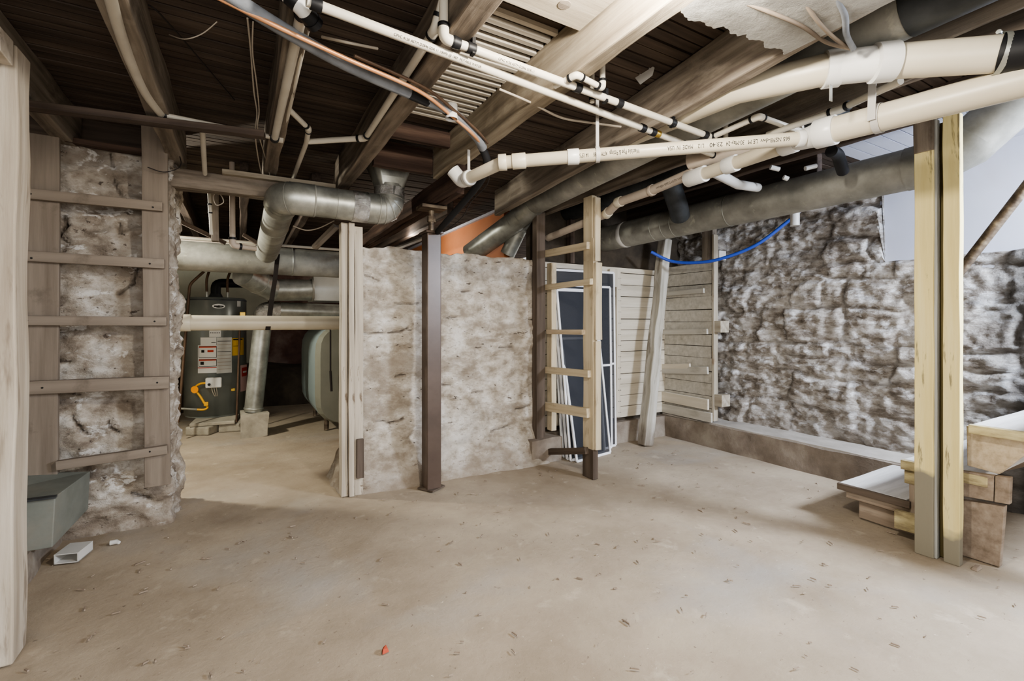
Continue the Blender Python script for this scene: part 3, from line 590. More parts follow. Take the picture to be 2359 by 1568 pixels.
line('water_pipe', 'shaded ivory pipe above the big white drain pipe', [PZ(1680, 268, 2.14), PZ(1800, 215, 2.14)], .012, cpvc, [(0, .02)])
# left area
a = [PZ(248, -30, 2.085), PZ(272, 60, 2.09), PZ(300, 140, 2.10), PZ(335, 215, 2.10), PZ(372, 264, 2.10)]
t = top('water_pipe', 'curved ivory water pipe bending beside the second joist', 'pipe', a[0], WL)
tubeo('pipe', smooth_path(a), .0165, cpvc, t)
b_ = [PZ(372, 264, 2.10), PZ(648, 320, 2.10)]; tubeo('pipe', b_, .0115, cpvc, t); collar('crimp_ring', *b_, .02, .02, .017, black, t)
collar('coupling', *b_, .985, .03, .02, cpvc, t)
line('water_pipe', 'ivory water pipe along the underside of the third joist', [PZ(696, 26, 2.075), PZ(632, 322, 2.075)], .0165, cpvc, [(0, .01), (0, .98)])
line('water_pipe', 'thinner ivory pipe beside the one under the third joist', [PZ(712, 40, 2.11), PZ(651, 318, 2.11)], .010, cpvc)
q = PZ(694, 16, 2.07); line('pipe_valve', 'black and white pipe fitting at the top of the third joist', [q+Vector((-.03, 0, .02)), q, q+Vector((.03, .03, -.01))], .02, pvc_w, [(0, .3), (1, .7)], grp=None, cat='fitting')
line('water_pipe', 'ivory pipe elbowing down past the third joist', [PZ(664, 250, 2.12), PZ(711, 296, 2.12), PZ(706, 328, 2.12), PZ(670, 424, 2.12)], .0125, cpvc)
line('water_pipe', 'ivory pipe running along the left side of the fourth joist', [PZ(712, 326, 2.12), PZ(842, 318, 2.12), PZ(1004, 66, 2.12), A2+Vector((0, 0, .13))], .0145, cpvc)
line('water_pipe', 'ivory vertical pipe dropping behind the doorway beam', [PZ(466, 296, 2.09), PV(472, 400, 3.30)], .0125, cpvc)
t = line('iron_pipe', 'old grey iron pipe dropping vertically beyond the doorway beam', [PV(534, 250, 3.9), PV(536, 565, 3.9), PV(590, 573, 3.95)], .018, pvc_tan, grp=None)
# torn hanging timber and cables beyond the door
tag(board('hanging_stub', PV(494, 440, 3.9), PV(496, 556, 3.9), .045, .07, joist_gray, up=(0, 1, 0)), 'short grey timber stub hanging from the furnace room ceiling', 'stub')
line('water_pipe', 'thin white pipe dropping beside the hanging timber stub', [PV(480, 420, 3.8), PV(484, 480, 3.8), PV(487, 540, 3.85)], .010, cpvc)
def cable(label, pts, r, m, name='cable', cat='cable', grp=None): return tag(tubeo(name, smooth_path(pts, 6), r, m, None, 10), label, cat, grp)
cable('pair cable dropping from the dark ceiling, left strand', [PZ(570, 42, 2.28), PZ(578, 120, 2.25), PZ(585, 210, 2.2), PZ(592, 260, 2.17), PZ(588, 310, 2.13), PZ(596, 370, 2.12), PZ(607, 418, 2.08)], .0035, wire_w)
cable('pair cable dropping from the dark ceiling, right strand', [PZ(583, 50, 2.28), PZ(582, 120, 2.24), PZ(591, 190, 2.2), PZ(597, 255, 2.16), PZ(594, 300, 2.12), PZ(612, 365, 2.12), PZ(626, 420, 2.08)], .003, wire_w)
cable('thin wire looping off the end of the second joist', [PV(414, 360, 3.25), PV(417, 378, 3.22), PV(405, 390, 3.2), PV(375, 396, 3.18), PV(340, 385, 3.18)], .0025, wire_d)
cable('loose white cable hanging behind the duct elbow', [PV(675, 520, 3.6), PV(705, 530, 3.6), PV(735, 525, 3.6), PV(770, 508, 3.6)], .004, wire_w)
cable('white tangled wire hanging beyond the doorway beam', [PV(455, 425, 3.6), PV(478, 440, 3.6), PV(505, 446, 3.6), PV(515, 465, 3.6), PV(498, 472, 3.6), PV(492, 450, 3.6), PV(512, 436, 3.6)], .003, wire_w)
cable('dark thin wire strung across the left ceiling bay', [PZ(340, 10, 2.27), PZ(390, 55, 2.26), PZ(540, 230, 2.28)], .003, wire_d)
cable('thin brown wire sagging between the second and third joists', [PZ(390, 80, 2.26), PZ(425, 90, 2.2), PZ(465, 78, 2.22), PZ(500, 50, 2.27)], .002, wire_w)
cable('white cable sagging under the pale joists behind the water pipes', [PZ(1150, 205, 2.12), PZ(1220, 235, 2.10), PZ(1290, 270, 2.08), PZ(1350, 281, 2.08), PZ(1430, 292, 2.10)], .005, wire_w)
cable('white flat cable crossing above the copper tubing', [PZ(742, 85, 2.2), PZ(800, 98, 2.16), PZ(870, 112, 2.18)], .005, wire_w)
for k, pp in enumerate(([(1700, 0), (1790, 35), (1850, 62), (1905, 98), (1960, 112)], [(1850, 0), (1885, 50), (1925, 90), (1962, 112)])):
    cable(['brown cable crossing the grey insulation board, left one', 'brown cable crossing the grey insulation board, right one'][k], [PZ(x, y, 2.09-.02*math.sin(i)) for i, (x, y) in enumerate(pp)], .006, W('dusty_brown_cable%d' % k, '6e6258', '857869', '9a8d7d', bump=0))
cable('thick grey cable dropping to the big white drain pipe', [PZ(1925, -10, 2.09), PZ(1946, 35, 2.08), PZ(1950, 80, 2.08), PZ(1966, 112, 2.07)], .009, foam)
# copper + foam sleeve
cp = [PZ(470, -22, 2.04), PZ(640, 62, 2.035), PZ(800, 136, 2.03), PZ(962, 208, 2.03), PZ(1035, 262, 2.02), PZ(1085, 305, 2.0), PZ(1112, 335, 1.99)]
cable('bright copper tube running beside the grey foam sleeve', cp, .0075, copper, 'copper_tube', 'tube')
cable('second copper tube tucked along the grey foam sleeve', [p+Vector((.02, -.012, .012)) for p in cp[2:]], .006, copper_d, 'copper_tube', 'tube')
fm = [PZ(500, -30, 2.055), PZ(640, 60, 2.05), PZ(800, 150, 2.045), PZ(960, 222, 2.04), PZ(1040, 258, 2.035), PZ(1095, 312, 2.01), PZ(1112, 340, 1.99)]
t = top('foam_sleeve', 'long grey foam insulated refrigerant line under the left joists', 'pipe', fm[0])
tubeo('sleeve', smooth_path(fm, 6), .021, foam, t); tubeo('tape_joint', [fm[3].lerp(fm[2], .12), fm[3].lerp(fm[4], .3)], .0215, foam_k, t); tubeo('tape_joint', [fm[4].lerp(fm[3], .2), fm[4].lerp(fm[5], .15)], .0205, foam_k, t)
obj('cable_tie', MB().tube([fm[4]+Vector((0, 0, -.03)), fm[4]+Vector((0, 0, .03))], .026, 10, caps=False), pvc_w, t)
t = top('foam_sleeve', 'black foam sleeve dropping behind the elbow to the steel post', 'pipe', fm[-1])
tubeo('sleeve', smooth_path([PT(1108, 335, 2.36), PT(1122, 375, 2.42), PT(1105, 420, 2.6), PT(1060, 475, 2.85), PT(1020, 520, 3.05), PT(1003, 540, 3.4)], 6), .02, foam_k, t)
cable('thin brown wire looping down from the printed drain pipe', [PT(1126, 395, 2.3), PT(1122, 425, 2.4), PT(1085, 465, 2.6), PT(1065, 500, 2.8), PT(1030, 530, 3.1)], .003, wire_d)

# ------------------------------------------------------------------ printed 1.5 inch drain + main drain
M0 = PZ(1596, 410, 1.97); M1 = PZ(1885, 312, 1.95); M2 = PZ(2030, 288, 1.94)
main = top('main_drain_pipe', 'cream main drain pipe with wye fittings running to the right edge', 'pipe', M0)
MA = PZ(1588, 412, 1.97); Wy = PZ(1895, 306, 1.95); E_ = PZ(2440, 165, 1.92)
tubeo('pipe', [Wy, E_], .052, pvc, main, 28)
tubeo('pipe', [MA, Wy], .034, pvc, main, 24)
collar('wye_hub', Wy, E_, .02, .075, .06, pvc_w, main, 28); collar('reducer', MA, Wy, .80, .07, .043, pvc_w, main); collar('coupling', MA, Wy, .38, .07, .042, pvc_w, main); collar('cleanout_hub', MA, Wy, .07, .13, .044, pvc_w, main)
obj('wye_body', MB().tube([MA.lerp(Wy, .82), MA.lerp(Wy, .93), Wy], [.036, .046, .052], 24), pvc_w, main)
obj('branch_stub', MB().tube([MA.lerp(Wy, .22), PZ(1700, 425, 2.0), PZ(1745, 432, 2.05)], .028, 20), pvc_w, main)
q = Wy.lerp(E_, .30)
obj('hanger_strap', MB().hexa([q+Vector(v) for v in ((-.062, -.013, -.02), (-.058, -.013, -.02), (-.058, .013, -.02), (-.062, .013, -.02), (-.05, -.013, .2), (-.046, -.013, .2), (-.046, .013, .2), (-.05, .013, .2))]).tube([q-(E_-Wy).normalized()*.012, q+(E_-Wy).normalized()*.012], .056, 28, caps=False), strap_m, main)
DP = [PZ(1076, 412, 1.865), PZ(1158, 374, 1.865), PZ(1868, 317, 1.945)]
dr = top('printed_drain_pipe', 'cream drain pipe with printed lettering hanging below the water pipes', 'pipe', DP[0])
tubeo('pipe', DP, .0285, pvc, dr, 28)
a, b = DP[1], DP[2]
collar('coupling', a, b, .055, .06, .0345, pvc, dr, 28); collar('coupling', a, b, .0, .035, .036, pvc, dr, 28); collar('coupling', a, b, .235, .05, .034, pvc_w, dr, 28); collar('coupling', a, b, .965, .03, .035, pvc_w, dr, 28)
e0 = DP[0]+(DP[0]-DP[1]).normalized()*.05
obj('elbow', MB().tube(fillet([DP[0], e0, e0+Vector((-.04, .02, .055))], .035, 6), .035, 24), pvc_w, dr); collar('elbow_hub', DP[1], DP[0], .95, .035, .038, pvc_w, dr, 28)
for f in (.315,):
    c = a.lerp(b, f); d = (b-a).normalized()
    obj('hanger_strap', MB().tube([c-d*.009, c+d*.009], .034, 28, caps=False).box(c+Vector((-.008, -.002, .03)), c+Vector((.008, .002, .24))), strap_m, dr)
c = DP[0].lerp(DP[1], .05); obj('hanger_strap', MB().tube([c-(DP[1]-DP[0]).normalized()*.009, c+(DP[1]-DP[0]).normalized()*.009], .04, 28, caps=False).box(c+Vector((-.007, -.002, .03)), c+Vector((.007, .002, .14))), strap_m, dr)
Lp = (b-a).length; mid = a.lerp(b, .6)
face = (CAM-mid)+Vector((0, 0, .2))
# the print is upside down seen from the room: run the text from the far (right) end back to the left
def upt(s, size, f0, f1): pipe_text(s, size, b, a, .0285, Lp*(1-f0), face, dr, fit=Lp*(f0-f1))
for s_, z_, f0, f1 in (('665 NSF\u00ae-dwv  LE M', .024, .924, .794), ('30-May-24', .024, .782, .724), ('23:40', .024, .714, .672), ('L12', .024, .655, .635), ('MADE  IN  USA', .024, .62, .538),
                       ('Westlake Pipe & Fittings', .027, .449, .352), ('ASTM D1785', .023, .345, .328 if False else .30), ('1A 1.5" SCH', .024, .285, .243)): upt(s_, z_, f0, f1)
# branch line to the left behind the ladder frame
BR = [PZ(1600, 396, 2.0), PZ(1500, 439, 2.0), PZ(1424, 466, 2.0), PZ(1398, 492, 1.96), PZ(1262, 548, 1.90)]
t = top('branch_drain_pipe', 'dusty tan branch drain pipe with an offset bend above the long duct', 'pipe', BR[0])
tubeo('pipe', fillet(BR, .05, 5), .03, pvc_tan, t, 24); collar('coupling', BR[0], BR[1], .98, .03, .036, pvc_tan, t); collar('elbow_hub', BR[2], BR[1], .04, .05, .036, pvc, t); collar('elbow_hub', BR[2], BR[3], .95, .05, .036, pvc, t)
pipe_text('PVC-DWV ASTM D2665 NSF-dwv', .02, BR[0], BR[1], .03, .02, CAM-BR[1], t)
# upper tan pipe left of the wye
tag(tubeo('short_drain_pipe', [PZ(1588, 372, 2.06), PZ(1800, 318, 2.06)], .045, pvc_tan, None, 24), 'shaded brown drain pipe just above the cream wye', 'pipe')
# big white 4 inch pipe
BP = [Vector((1.87, 2.2, 2.20)), PZ(1700, 205, 2.11), PZ(1905, 160, 2.085), PZ(2040, 143, 2.06), PZ(2306, 124, 2.015), PZ(2430, 108, 1.99)]
bg = top('large_drain_pipe', 'large white and cream drain pipe with couplings at the upper right', 'pipe', BP[0])
tubeo('pipe', BP[:5], .056, pvc, bg, 36); tubeo('black_coupling', [BP[4]-(BP[5]-BP[4])*.02, BP[5]], .061, black, bg, 36)
tubeo('fitting_body', [PZ(1915, 158, 2.084), PZ(2040, 143, 2.06)], .0575, pvc_w, bg, 36)
for (x0_, y0_, x1_, y1_, zz) in ((1898, 161, 1935, 156, 2.083), (2012, 146, 2060, 141, 2.057)):
    tubeo('coupling', [PZ(x0_, y0_, zz), PZ(x1_, y1_, zz)], .065, pvc_w, bg, 36)
q = PZ(2304, 124, 2.015); d = (BP[4]-BP[3]).normalized(); obj('hose_clamp', MB().tube([q-d*.008, q+d*.008], .0635, 36, caps=False), galv, bg)
obj('clamp_screw', MB().tube([q+Vector((-.015, 0, .067)), q+Vector((.03, 0, .067))], .007, 10), galv, bg)
c = PZ(1915, 195, 2.02); obj('perforated_strap', MB().box(c+Vector((-.008, 0, -.06)), c+Vector((.008, .003, .08))), galv_d, bg)

# ------------------------------------------------------------------ ducts
def rings(path, r, idx, m, parent, name='seam'):
    for i in idx:
        a, b = path[i], path[min(i+1, len(path)-1)]; d = (b-a).normalized(); obj(name, MB().tube([a-d*.003, a+d*.003], r*1.02, 32, caps=False), m, parent)
LD = [PT(1290, 575, 5.1), PT(2190, 368, 2.50), PT(2352, 222, 2.32)]; LD.append(LD[2]+(LD[2]-LD[1])*.9)
ld = top('long_duct', 'long dusty galvanised round duct running above the corner to the right elbow', 'duct', LD[0])
LD2 = [LD[0], LD[1]+(LD[0]-LD[1]).normalized()*.09, LD[1]+(LD[2]-LD[1]).normalized()*.09, LD[3]]
tubeo('duct_run', LD2[:2], .116, galv_d, ld, 40); tubeo('elbow', [LD2[0].lerp(LD2[1],.97),LD2[1],LD2[2],LD2[2].lerp(LD2[3],.05)], [.119,.121,.121,.119], galv_d, ld, 40); tubeo('riser_duct', LD2[2:], .117, galv_d, ld, 40)
for f in (.12, .27, .30, .335): collar('seam', LD2[1], LD2[0], f+.25, .008, .1185, galv, ld, 40)
collar('tape_band', LD2[1], LD2[0], .70, .05, .1183, pvc_w, ld, 40)
GD = [Vector((1.90, -1.2, 2.215)), Vector((1.955, .7, 2.21)), Vector((2.11, 3.28, 2.14)), Vector((2.09, 3.5, 2.06)), Vector((1.86, 4.0, 1.80))]
gd = top('grey_duct', 'grey round duct beside the stained joist ending in an elbow over the white wall', 'duct', GD[2])
tubeo('duct_run', GD[1:3], .088, galv_d, gd, 32); tubeo('elbow', fillet(GD[2:], .12, 4), .095, galv, gd, 32, smooth=True); tubeo('dark_section', GD[:2], .09, galv_k, gd, 32)
e_ = fillet(GD[2:], .12, 4); rings(e_, .097, (2, 4, 6), galv, gd)
sd_ = [Vector((2.13, 3.42, 2.10)), Vector((2.17, 3.6, 2.02)), Vector((2.10, 3.72, 1.78))]
t = top('small_duct', 'smaller galvanised duct elbow tucked right of the grey duct elbow', 'duct', sd_[0]); tubeo('elbow', fillet(sd_, .08, 4), .068, galv, t, 28); rings(fillet(sd_, .08, 4), .07, (3, 5), galv_d, t)
t = top('dark_duct', 'dark metal duct passing behind the branch drain pipe', 'duct', (2.6, 2, 2.2)); tubeo('duct_run', [Vector((2.58, 1.2, 2.20)), Vector((2.62, 3.6, 2.18))], .085, galv_k, t, 28)
obj('takeoff', MB().tube([Vector((2.60, 2.3, 2.16)), Vector((2.75, 2.35, 2.0)), Vector((2.83, 2.4, 1.95))], .07, 24), galv_k, t)
tag(board('side_board', Vector((2.1, .3, 2.19)), Vector((2.12, .9, 2.19)), .02, .12, joist_gray, up=(0, 0, 1)), 'dusty board beside the dark duct at the upper right', 'board')
tag(tubeo('vent_stub', fillet([PT(1942, 395, 2.6), PT(1930, 355, 2.5), PT(1915, 348, 2.45)], .03, 4), .03, black, None), 'short dark pipe rising from the top of the long duct', 'pipe')
tag(tubeo('copper_line', [PZ(2170, 100, 2.2), PZ(2420, 0, 2.2)], .010, copper_d, None), 'copper pipe glinting above the large drain pipe at the right', 'pipe')
# elbowed duct by the doorway
P0, P1, P2, P3 = Vector((.87, 3.17, 2.14)), Vector((.87, 3.17, 1.915)), Vector((.222, 3.17, 1.92)), Vector((.20, 4.72, 1.78))
ed = top('elbow_duct', 'galvanised duct with two elbows and taped boot at the doorway', 'duct', P1)
def seg(a, b, n): return [a.lerp(b, k/n) for k in range(n+1)]
el = fillet([P0, P1, P2], .17, 5)
i1 = [k for k, q in enumerate(el)]
e1_ = fillet([P0-Vector((0, 0, .06)), P1, P1+(P2-P1)*.33], .17, 4)
obj('gored_elbow', MB().tube(e1_, .1, 32, smooth=True), galv, ed); rings(e1_, .101, (1, 2, 3, 4, 5), galv_d, ed)
pa, pb = P1+(P2-P1)*.28, P2+(P1-P2)*.26
tubeo('duct_run', [pa, pb], .096, galv, ed, 36); collar('tape_band', pa, pb, .05, .10, .1005, foil, ed, 36); collar('seam', pa, pb, .55, .004, .098, galv_d, ed, 36); collar('seam', pa, pb, .98, .01, .10, galv_d, ed, 36)
e2_ = fillet([pb, P2, P2+(P3-P2).normalized()*.17], .16, 4); obj('gored_elbow', MB().tube(e2_, .099, 32), galv, ed); rings(e2_, .1, (2, 4, 5), galv_d, ed)
tubeo('duct_run', [P2+(P3-P2).normalized()*.12, P3], .09, galv_d, ed, 36); collar('seam', P2, P3, .42, .008, .093, galv, ed, 36); collar('seam', P2, P3, .12, .012, .094, galv, ed, 36)
a = P0-Vector((0, 0, .09)); bt = MB(); n = 32; rg = []; rt = []
for k in range(n):
    an = 2*math.pi*k/n; cx, sy = math.cos(an), math.sin(an); m_ = max(abs(cx), abs(sy))
    rg.append(a+Vector((cx*.095, sy*.095, .0))); rt.append(Vector((a.x+cx/m_*.15, a.y+sy/m_*.11, 2.26)))
bt.add(rg+rt, [(k, (k+1) % n, n+(k+1) % n, n+k) for k in range(n)], True); obj('boot', bt, galv, ed)
obj('foil_tape', MB().tube([a-Vector((0, 0, .045)), a+Vector((0, 0, .012))], .1, 32, caps=False), foil, ed)

# ------------------------------------------------------------------ furnace room
TD = [Vector((-1.5, 4.92, 1.735)), Vector((1.6, 4.92, 1.735))]
t = top('trunk_duct', 'large dull round trunk duct crossing the furnace room', 'duct', TD[0]); tubeo('duct_run', TD, .128, galv_d, t, 40)
for f in (.30, .62, .8): collar('seam', TD[0], TD[1], f, .01, .131, galv, t, 40)
t = top('vent_pipe', 'pale narrow vent pipe lying along the top of the trunk duct', 'pipe', (-.8, 5.1, 1.9)); tubeo('pipe', [Vector((-1.5, 5.08, 1.875)), Vector((.12, 5.08, 1.875))], .055, pvc_tan, t); tubeo('elbow', fillet([Vector((.10, 5.0, 1.83)), Vector((.18, 5.0, 1.85)), Vector((.19, 5.0, 1.93))], .03, 4), .03, copper_d, t)
tag(tubeo('conduit', [PV(405, 547, 4.7), PV(805, 577, 4.7)], .012, cpvc, None), 'thin white pipe stretched above the trunk duct', 'pipe')
HP = [Vector((-.43, 4.2, 1.155)), Vector((1.2, 4.2, 1.155))]
t = top('horizontal_drain_pipe', 'cream drain pipe crossing the doorway at head height of the water heater', 'pipe', HP[0]); tubeo('pipe', HP, .057, pvc, t, 32); collar('end_coupling', HP[0], HP[1], .035, .10, .063, pvc, t, 32)
sp = MB(); pts = [PV(640, 585, 4.75), PV(634, 640, 4.6), PV(626, 690, 4.3), PV(617, 760, 4.13)]
for a, b in zip(pts, pts[1:]): sp.hexa([a+Vector((-.018, 0, 0)), a+Vector((.018, 0, 0)), a+Vector((.018, .004, 0)), a+Vector((-.018, .004, 0)), b+Vector((-.018, 0, 0)), b+Vector((.018, 0, 0)), b+Vector((.018, .004, 0)), b+Vector((-.018, .004, 0))])
tag(obj('hanging_strap', sp, wire_d), 'black strap hanging from the trunk duct over the drain pipe', 'strap')
# lower ducts
d = [PV(560, 630, 5.1), PV(628, 668, 5.4), PV(722, 668, 5.4)]
t = top('mitred_duct', 'dark galvanised duct with mitred elbow under the trunk duct', 'duct', d[1]); tubeo('duct_run', [d[0], d[1]], .115, galv, t, 32); tubeo('duct_run', [d[1], d[2]], .112, galv, t, 32); collar('seam', d[0], d[1], .5, .008, .12, galv_d, t, 32); collar('seam', d[1], d[2], .02, .01, .118, galv_d, t, 32); collar('seam', d[1], d[2], .97, .02, .12, galv_d, t, 32)
obj_ = obj('furnace_plenum', MB().box(PV(722, 692, 5.55), PV(860, 643, 5.55)+Vector((0, .5, 0))), mat('pale_plenum_metal', [(.3, 'b9bcb8'), (.7, 'cdd0cc')], rough=.5, bump=0), bev=.004); tag(obj_, 'pale sheet metal furnace plenum box behind the door post', 'duct')
LT = PV(603, 712, 5.55); LBm = Vector((.11, 5.56, .24)); RTm = PV(860, 722, 5.45)
t = top('flue_duct', 'shiny flue duct with foil elbow standing on the stone block', 'duct', LBm)
LT = Vector((.20, 5.55, 1.29))
obj('flue_run', MB().tube([LT+Vector((.12, 0, 0)), Vector((1.2, 5.5, 1.27))], .088, 32), galv, t); obj('foil_elbow', MB().tube(fillet([LT+Vector((-.005, 0, -.14)), LT, LT+Vector((.16, 0, 0))], .1, 5), .091, 32), foil, t)
obj('flue_leg', MB().tube([LT+Vector((0, 0, -.1)), LBm], .086, 32), galv, t); collar('end_rim', LT, LBm, .97, .02, .092, galv, t, 32)
o = rough_block('stone_block', (.0, 5.42, 0), (.245, 5.68, .235), brick_m, step=.03, amp=.02, seed=9); tag(o, 'rough square stone block under the flue duct', 'block')
# water heater
HC = Vector((-.25, 6.36, 0)); HR = .305; hz0, hz1 = .125, 1.44
wh = top('water_heater', 'slate grey tank water heater with warning labels beyond the doorway', 'water heater', (HC.x, HC.y, hz0))
obj('tank', MB().tube([HC+Vector((0, 0, z)) for z in (hz0, hz0+.02, hz0+.02, hz1-.02, hz1)], [HR*.97, HR*.97, HR, HR, HR*.95], 56), heater_m, wh)
obj('top_rim', MB().tube([HC+Vector((0, 0, hz1-.035)), HC+Vector((0, 0, hz1-.02))], HR*1.008, 56, caps=False), galv_k, wh)
def cyl_hit(px, py, R):
    r = ray(px, py); ox, oy = -HC.x, -HC.y; A_ = r.x**2+r.y**2; B_ = 2*(ox*r.x+oy*r.y); C_ = ox*ox+oy*oy-R*R
    t_ = (-B_-math.sqrt(max(0, B_*B_-4*A_*C_)))/(2*A_); p = CAM+r*t_; return math.atan2(p.y-HC.y, p.x-HC.x), p.z
def decal(name, x0, y0, x1, y1, m, lift=.001, label=None):
    a0, za = cyl_hit(x0, (y0+y1)/2, HR); a1, _ = cyl_hit(x1, (y0+y1)/2, HR); am = (x0+x1)/2
    _, zt = cyl_hit(am, y0, HR); _, zb = cyl_hit(am, y1, HR); n = 10; vs = []
    for k in range(n+1):
        a = a0+(a1-a0)*k/n
        for z in (zb, zt): vs.append(HC+Vector((math.cos(a)*(HR+lift), math.sin(a)*(HR+lift), z)))
    o = obj(name, MB().add(vs, [(2*k, 2*k+2, 2*k+3, 2*k+1) for k in range(n)], True), m, wh)
    if label: o['label'] = label
    return o
def dtext(s, x0, y1, size, m=ink, lift=.0035):
    vs, fs = text_mesh(s, size); a0, z = cyl_hit(x0, y1, HR)
    obj('lettering', MB().add([HC+Vector((math.cos(a0+v.x/HR)*(HR+lift), math.sin(a0+v.x/HR)*(HR+lift), z+v.y)) for v in vs], fs), m, wh)
decal('serial_label', 482, 757, 509, 776, paper); [decal('print_line', 484+k*4, 765, 486.5+k*4, 767.5, foam, .002) for k in range(6)]
decal('rating_label', 462, 777, 498, 795, paper); decal('print_line', 487, 788, 497, 789.5, ink, .002)
decal('warning_label', 456, 795, 499, 859, paper, .001); decal('instruction_label', 499, 777, 534, 859, paper_g, .001)
for (x0_, y0_, x1_, y1_) in ((458, 797, 499, 824), (458, 827, 499, 844)):
    decal('warning_border', x0_, y0_, x1_, y1_, ink, .0015); decal('warning_panel', x0_+1, y0_+3.5, x1_-1, y1_-1.2, paper, .002); decal('warning_band', x0_+1, y0_+1, x1_-1, y0_+3.5, red, .0025)
decal('flame_mark', 478, 806, 492, 811, red, .003); decal('fire_mark', 464, 806, 471, 812, ink, .003); decal('hand_mark', 462, 833, 470, 840, ink, .003)
decal('red_line', 456, 846, 499, 847.5, red, .0025)
for k in range(9): decal('print_line', 501, 785+k*8, 532, 786.2+k*8, ink if k in (0, 3) else pvc_tan, .0022)
decal('energy_guide_label', 535, 778, 561, 818, yel, .0015); decal('print_line', 537, 780, 558, 783, ink, .003); decal('print_line', 537, 796, 550, 797, ink, .003)
a_, z_ = cyl_hit(504, 705, HR); vs = [HC+Vector((math.cos(a_+math.cos(q*math.pi/12)*.2)*(HR+.002), math.sin(a_+math.cos(q*math.pi/12)*.2)*(HR+.002), z_+math.sin(q*math.pi/12)*.025)) for q in range(24)]
obj('brand_badge', MB().add(vs, [tuple(range(24))]), paper, wh); decal('badge_print', 493, 703.5, 506, 707, ink, .004); decal('badge_print', 511, 704, 515, 707, ink, .004)
decal('top_tag', 546, 692, 554, 706, paper_g, .0015)
# gas valve
a_, z_ = cyl_hit(493, 880, HR); nv = Vector((math.cos(a_), math.sin(a_), 0)); tv = Vector((-nv.y, nv.x, 0)); c = HC+nv*(HR+.03)+Vector((0, 0, z_))
def obox(c, tv, nv, hx, hy, hz): return [c+tv*(sx*hx)+nv*(sy*hy)+Vector((0, 0, sz*hz)) for sz in (-1, 1) for sx, sy in ((-1, -1), (1, -1), (1, 1), (-1, 1))]
gv = obj('gas_valve', MB().hexa(obox(c, tv, nv, .075, .035, .055)), pvc_w, wh, bev=.012); obj('control_knob', MB().tube([c+tv*(-.04)*1+nv*.03-Vector((0, 0, .015)), c+tv*(-.04)+nv*.05-Vector((0, 0, .015))], .014, 16), black, gv)
for k in (-.02, .0, .02): obj('valve_wire', MB().tube(smooth_path([c+tv*k+Vector((0, 0, -.05)), c+tv*(k+.01)+nv*.01-Vector((0, 0, .10)), c+tv*(k*.5+.02)-Vector((0, 0, .15))], 5), .004, 8), wire_w, gv)
g0 = c-tv*.08; 
def hp(px, py, off=.05):
    a, z = cyl_hit(px, py, HR+off) ; return HC+Vector((math.cos(a)*(HR+off), math.sin(a)*(HR+off), z))
gp = [hp(477, 882), hp(460, 884), hp(450, 895), hp(463, 915), hp(472, 930), hp(478, 938), hp(470, 943), hp(455, 943)]
tubeo('gas_hose', smooth_path(gp, 6), .011, gasyel, wh, 12); q = hp(449, 897, .06); obj('orange_tag', MB().tube([q, q-Vector((.003, .006, 0))], .038, 20), orange, wh)
q = hp(475, 930, .055); obj('gas_shutoff', MB().box(q-Vector((.02, .02, .02)), q+Vector((.02, .02, .02))), gasyel, wh, bev=.005)
tubeo('gas_pipe', [hp(455, 943), PV(425, 941, 6.2), PV(408, 941, 6.2)], .012, galv_d, wh, 12)
tubeo('discharge_tube', [hp(549, 828, .05), hp(545, 960, .05)], .008, paperwhite, wh, 10); q = hp(537, 897, .03); obj('drain_valve', MB().box(q-Vector((.02, .02, .015)), q+Vector((.02, .02, .015))), brass, wh, bev=.004)
q = hp(559, 723, .03); obj('relief_valve', MB().box(q-Vector((.03, .03, .025)), q+Vector((.03, .03, .025))), brass, wh, bev=.006)
a_, z_ = cyl_hit(562, 875, HR); decal('stop_tag', 553, 840, 570, 900, pink, .004); decal('stop_sign', 556, 846, 568, 866, red, .006); decal('stop_bar', 558, 854, 566, 858, paper, .008)
vc = HC+Vector((0, -.05, hz1)); obj('vent_hood', MB().tube([vc, vc+Vector((0, 0, .05))], [.075, .055], 24), galv_k, wh)
tubeo('vent_elbow', fillet([vc+Vector((0, 0, .04)), vc+Vector((0, 0, .17)), vc+Vector((.45, .1, .19))], .07, 5), .05, black, wh, 20)
for (x, m_) in ((475, iron), (526, iron)):
    a, z = cyl_hit(x, 690, HR*.8); q = HC+Vector((math.cos(a)*HR*.75, math.sin(a)*HR*.75, hz1)); obj('water_nipple', MB().tube([q, q+Vector((0, 0, .06))], .014, 12), galv, wh)
    tubeo('supply_tube', smooth_path([q+Vector((0, 0, .05)), q+Vector((0, 0, .2)), q+Vector((.04, -.1, .32))], 5), .013, copper_d, wh, 12)
t = top('iron_pipe', 'rusty pipe rising left of the water heater', 'pipe', PV(412, 965, 5.8)); tubeo('pipe', fillet([PV(411, 972, 5.6), PV(437, 655, 5.6), PV(470, 625, 5.6)], .04, 4), .013, copper_d, t, 12)
t = top('copper_pipe', 'vertical copper pipe standing in front of the water heater', 'pipe', PV(546, 970, 5.7)); tubeo('pipe', [PV(545, 972, 5.75), PV(553, 740, 5.75)], .011, copper_d, t, 12)
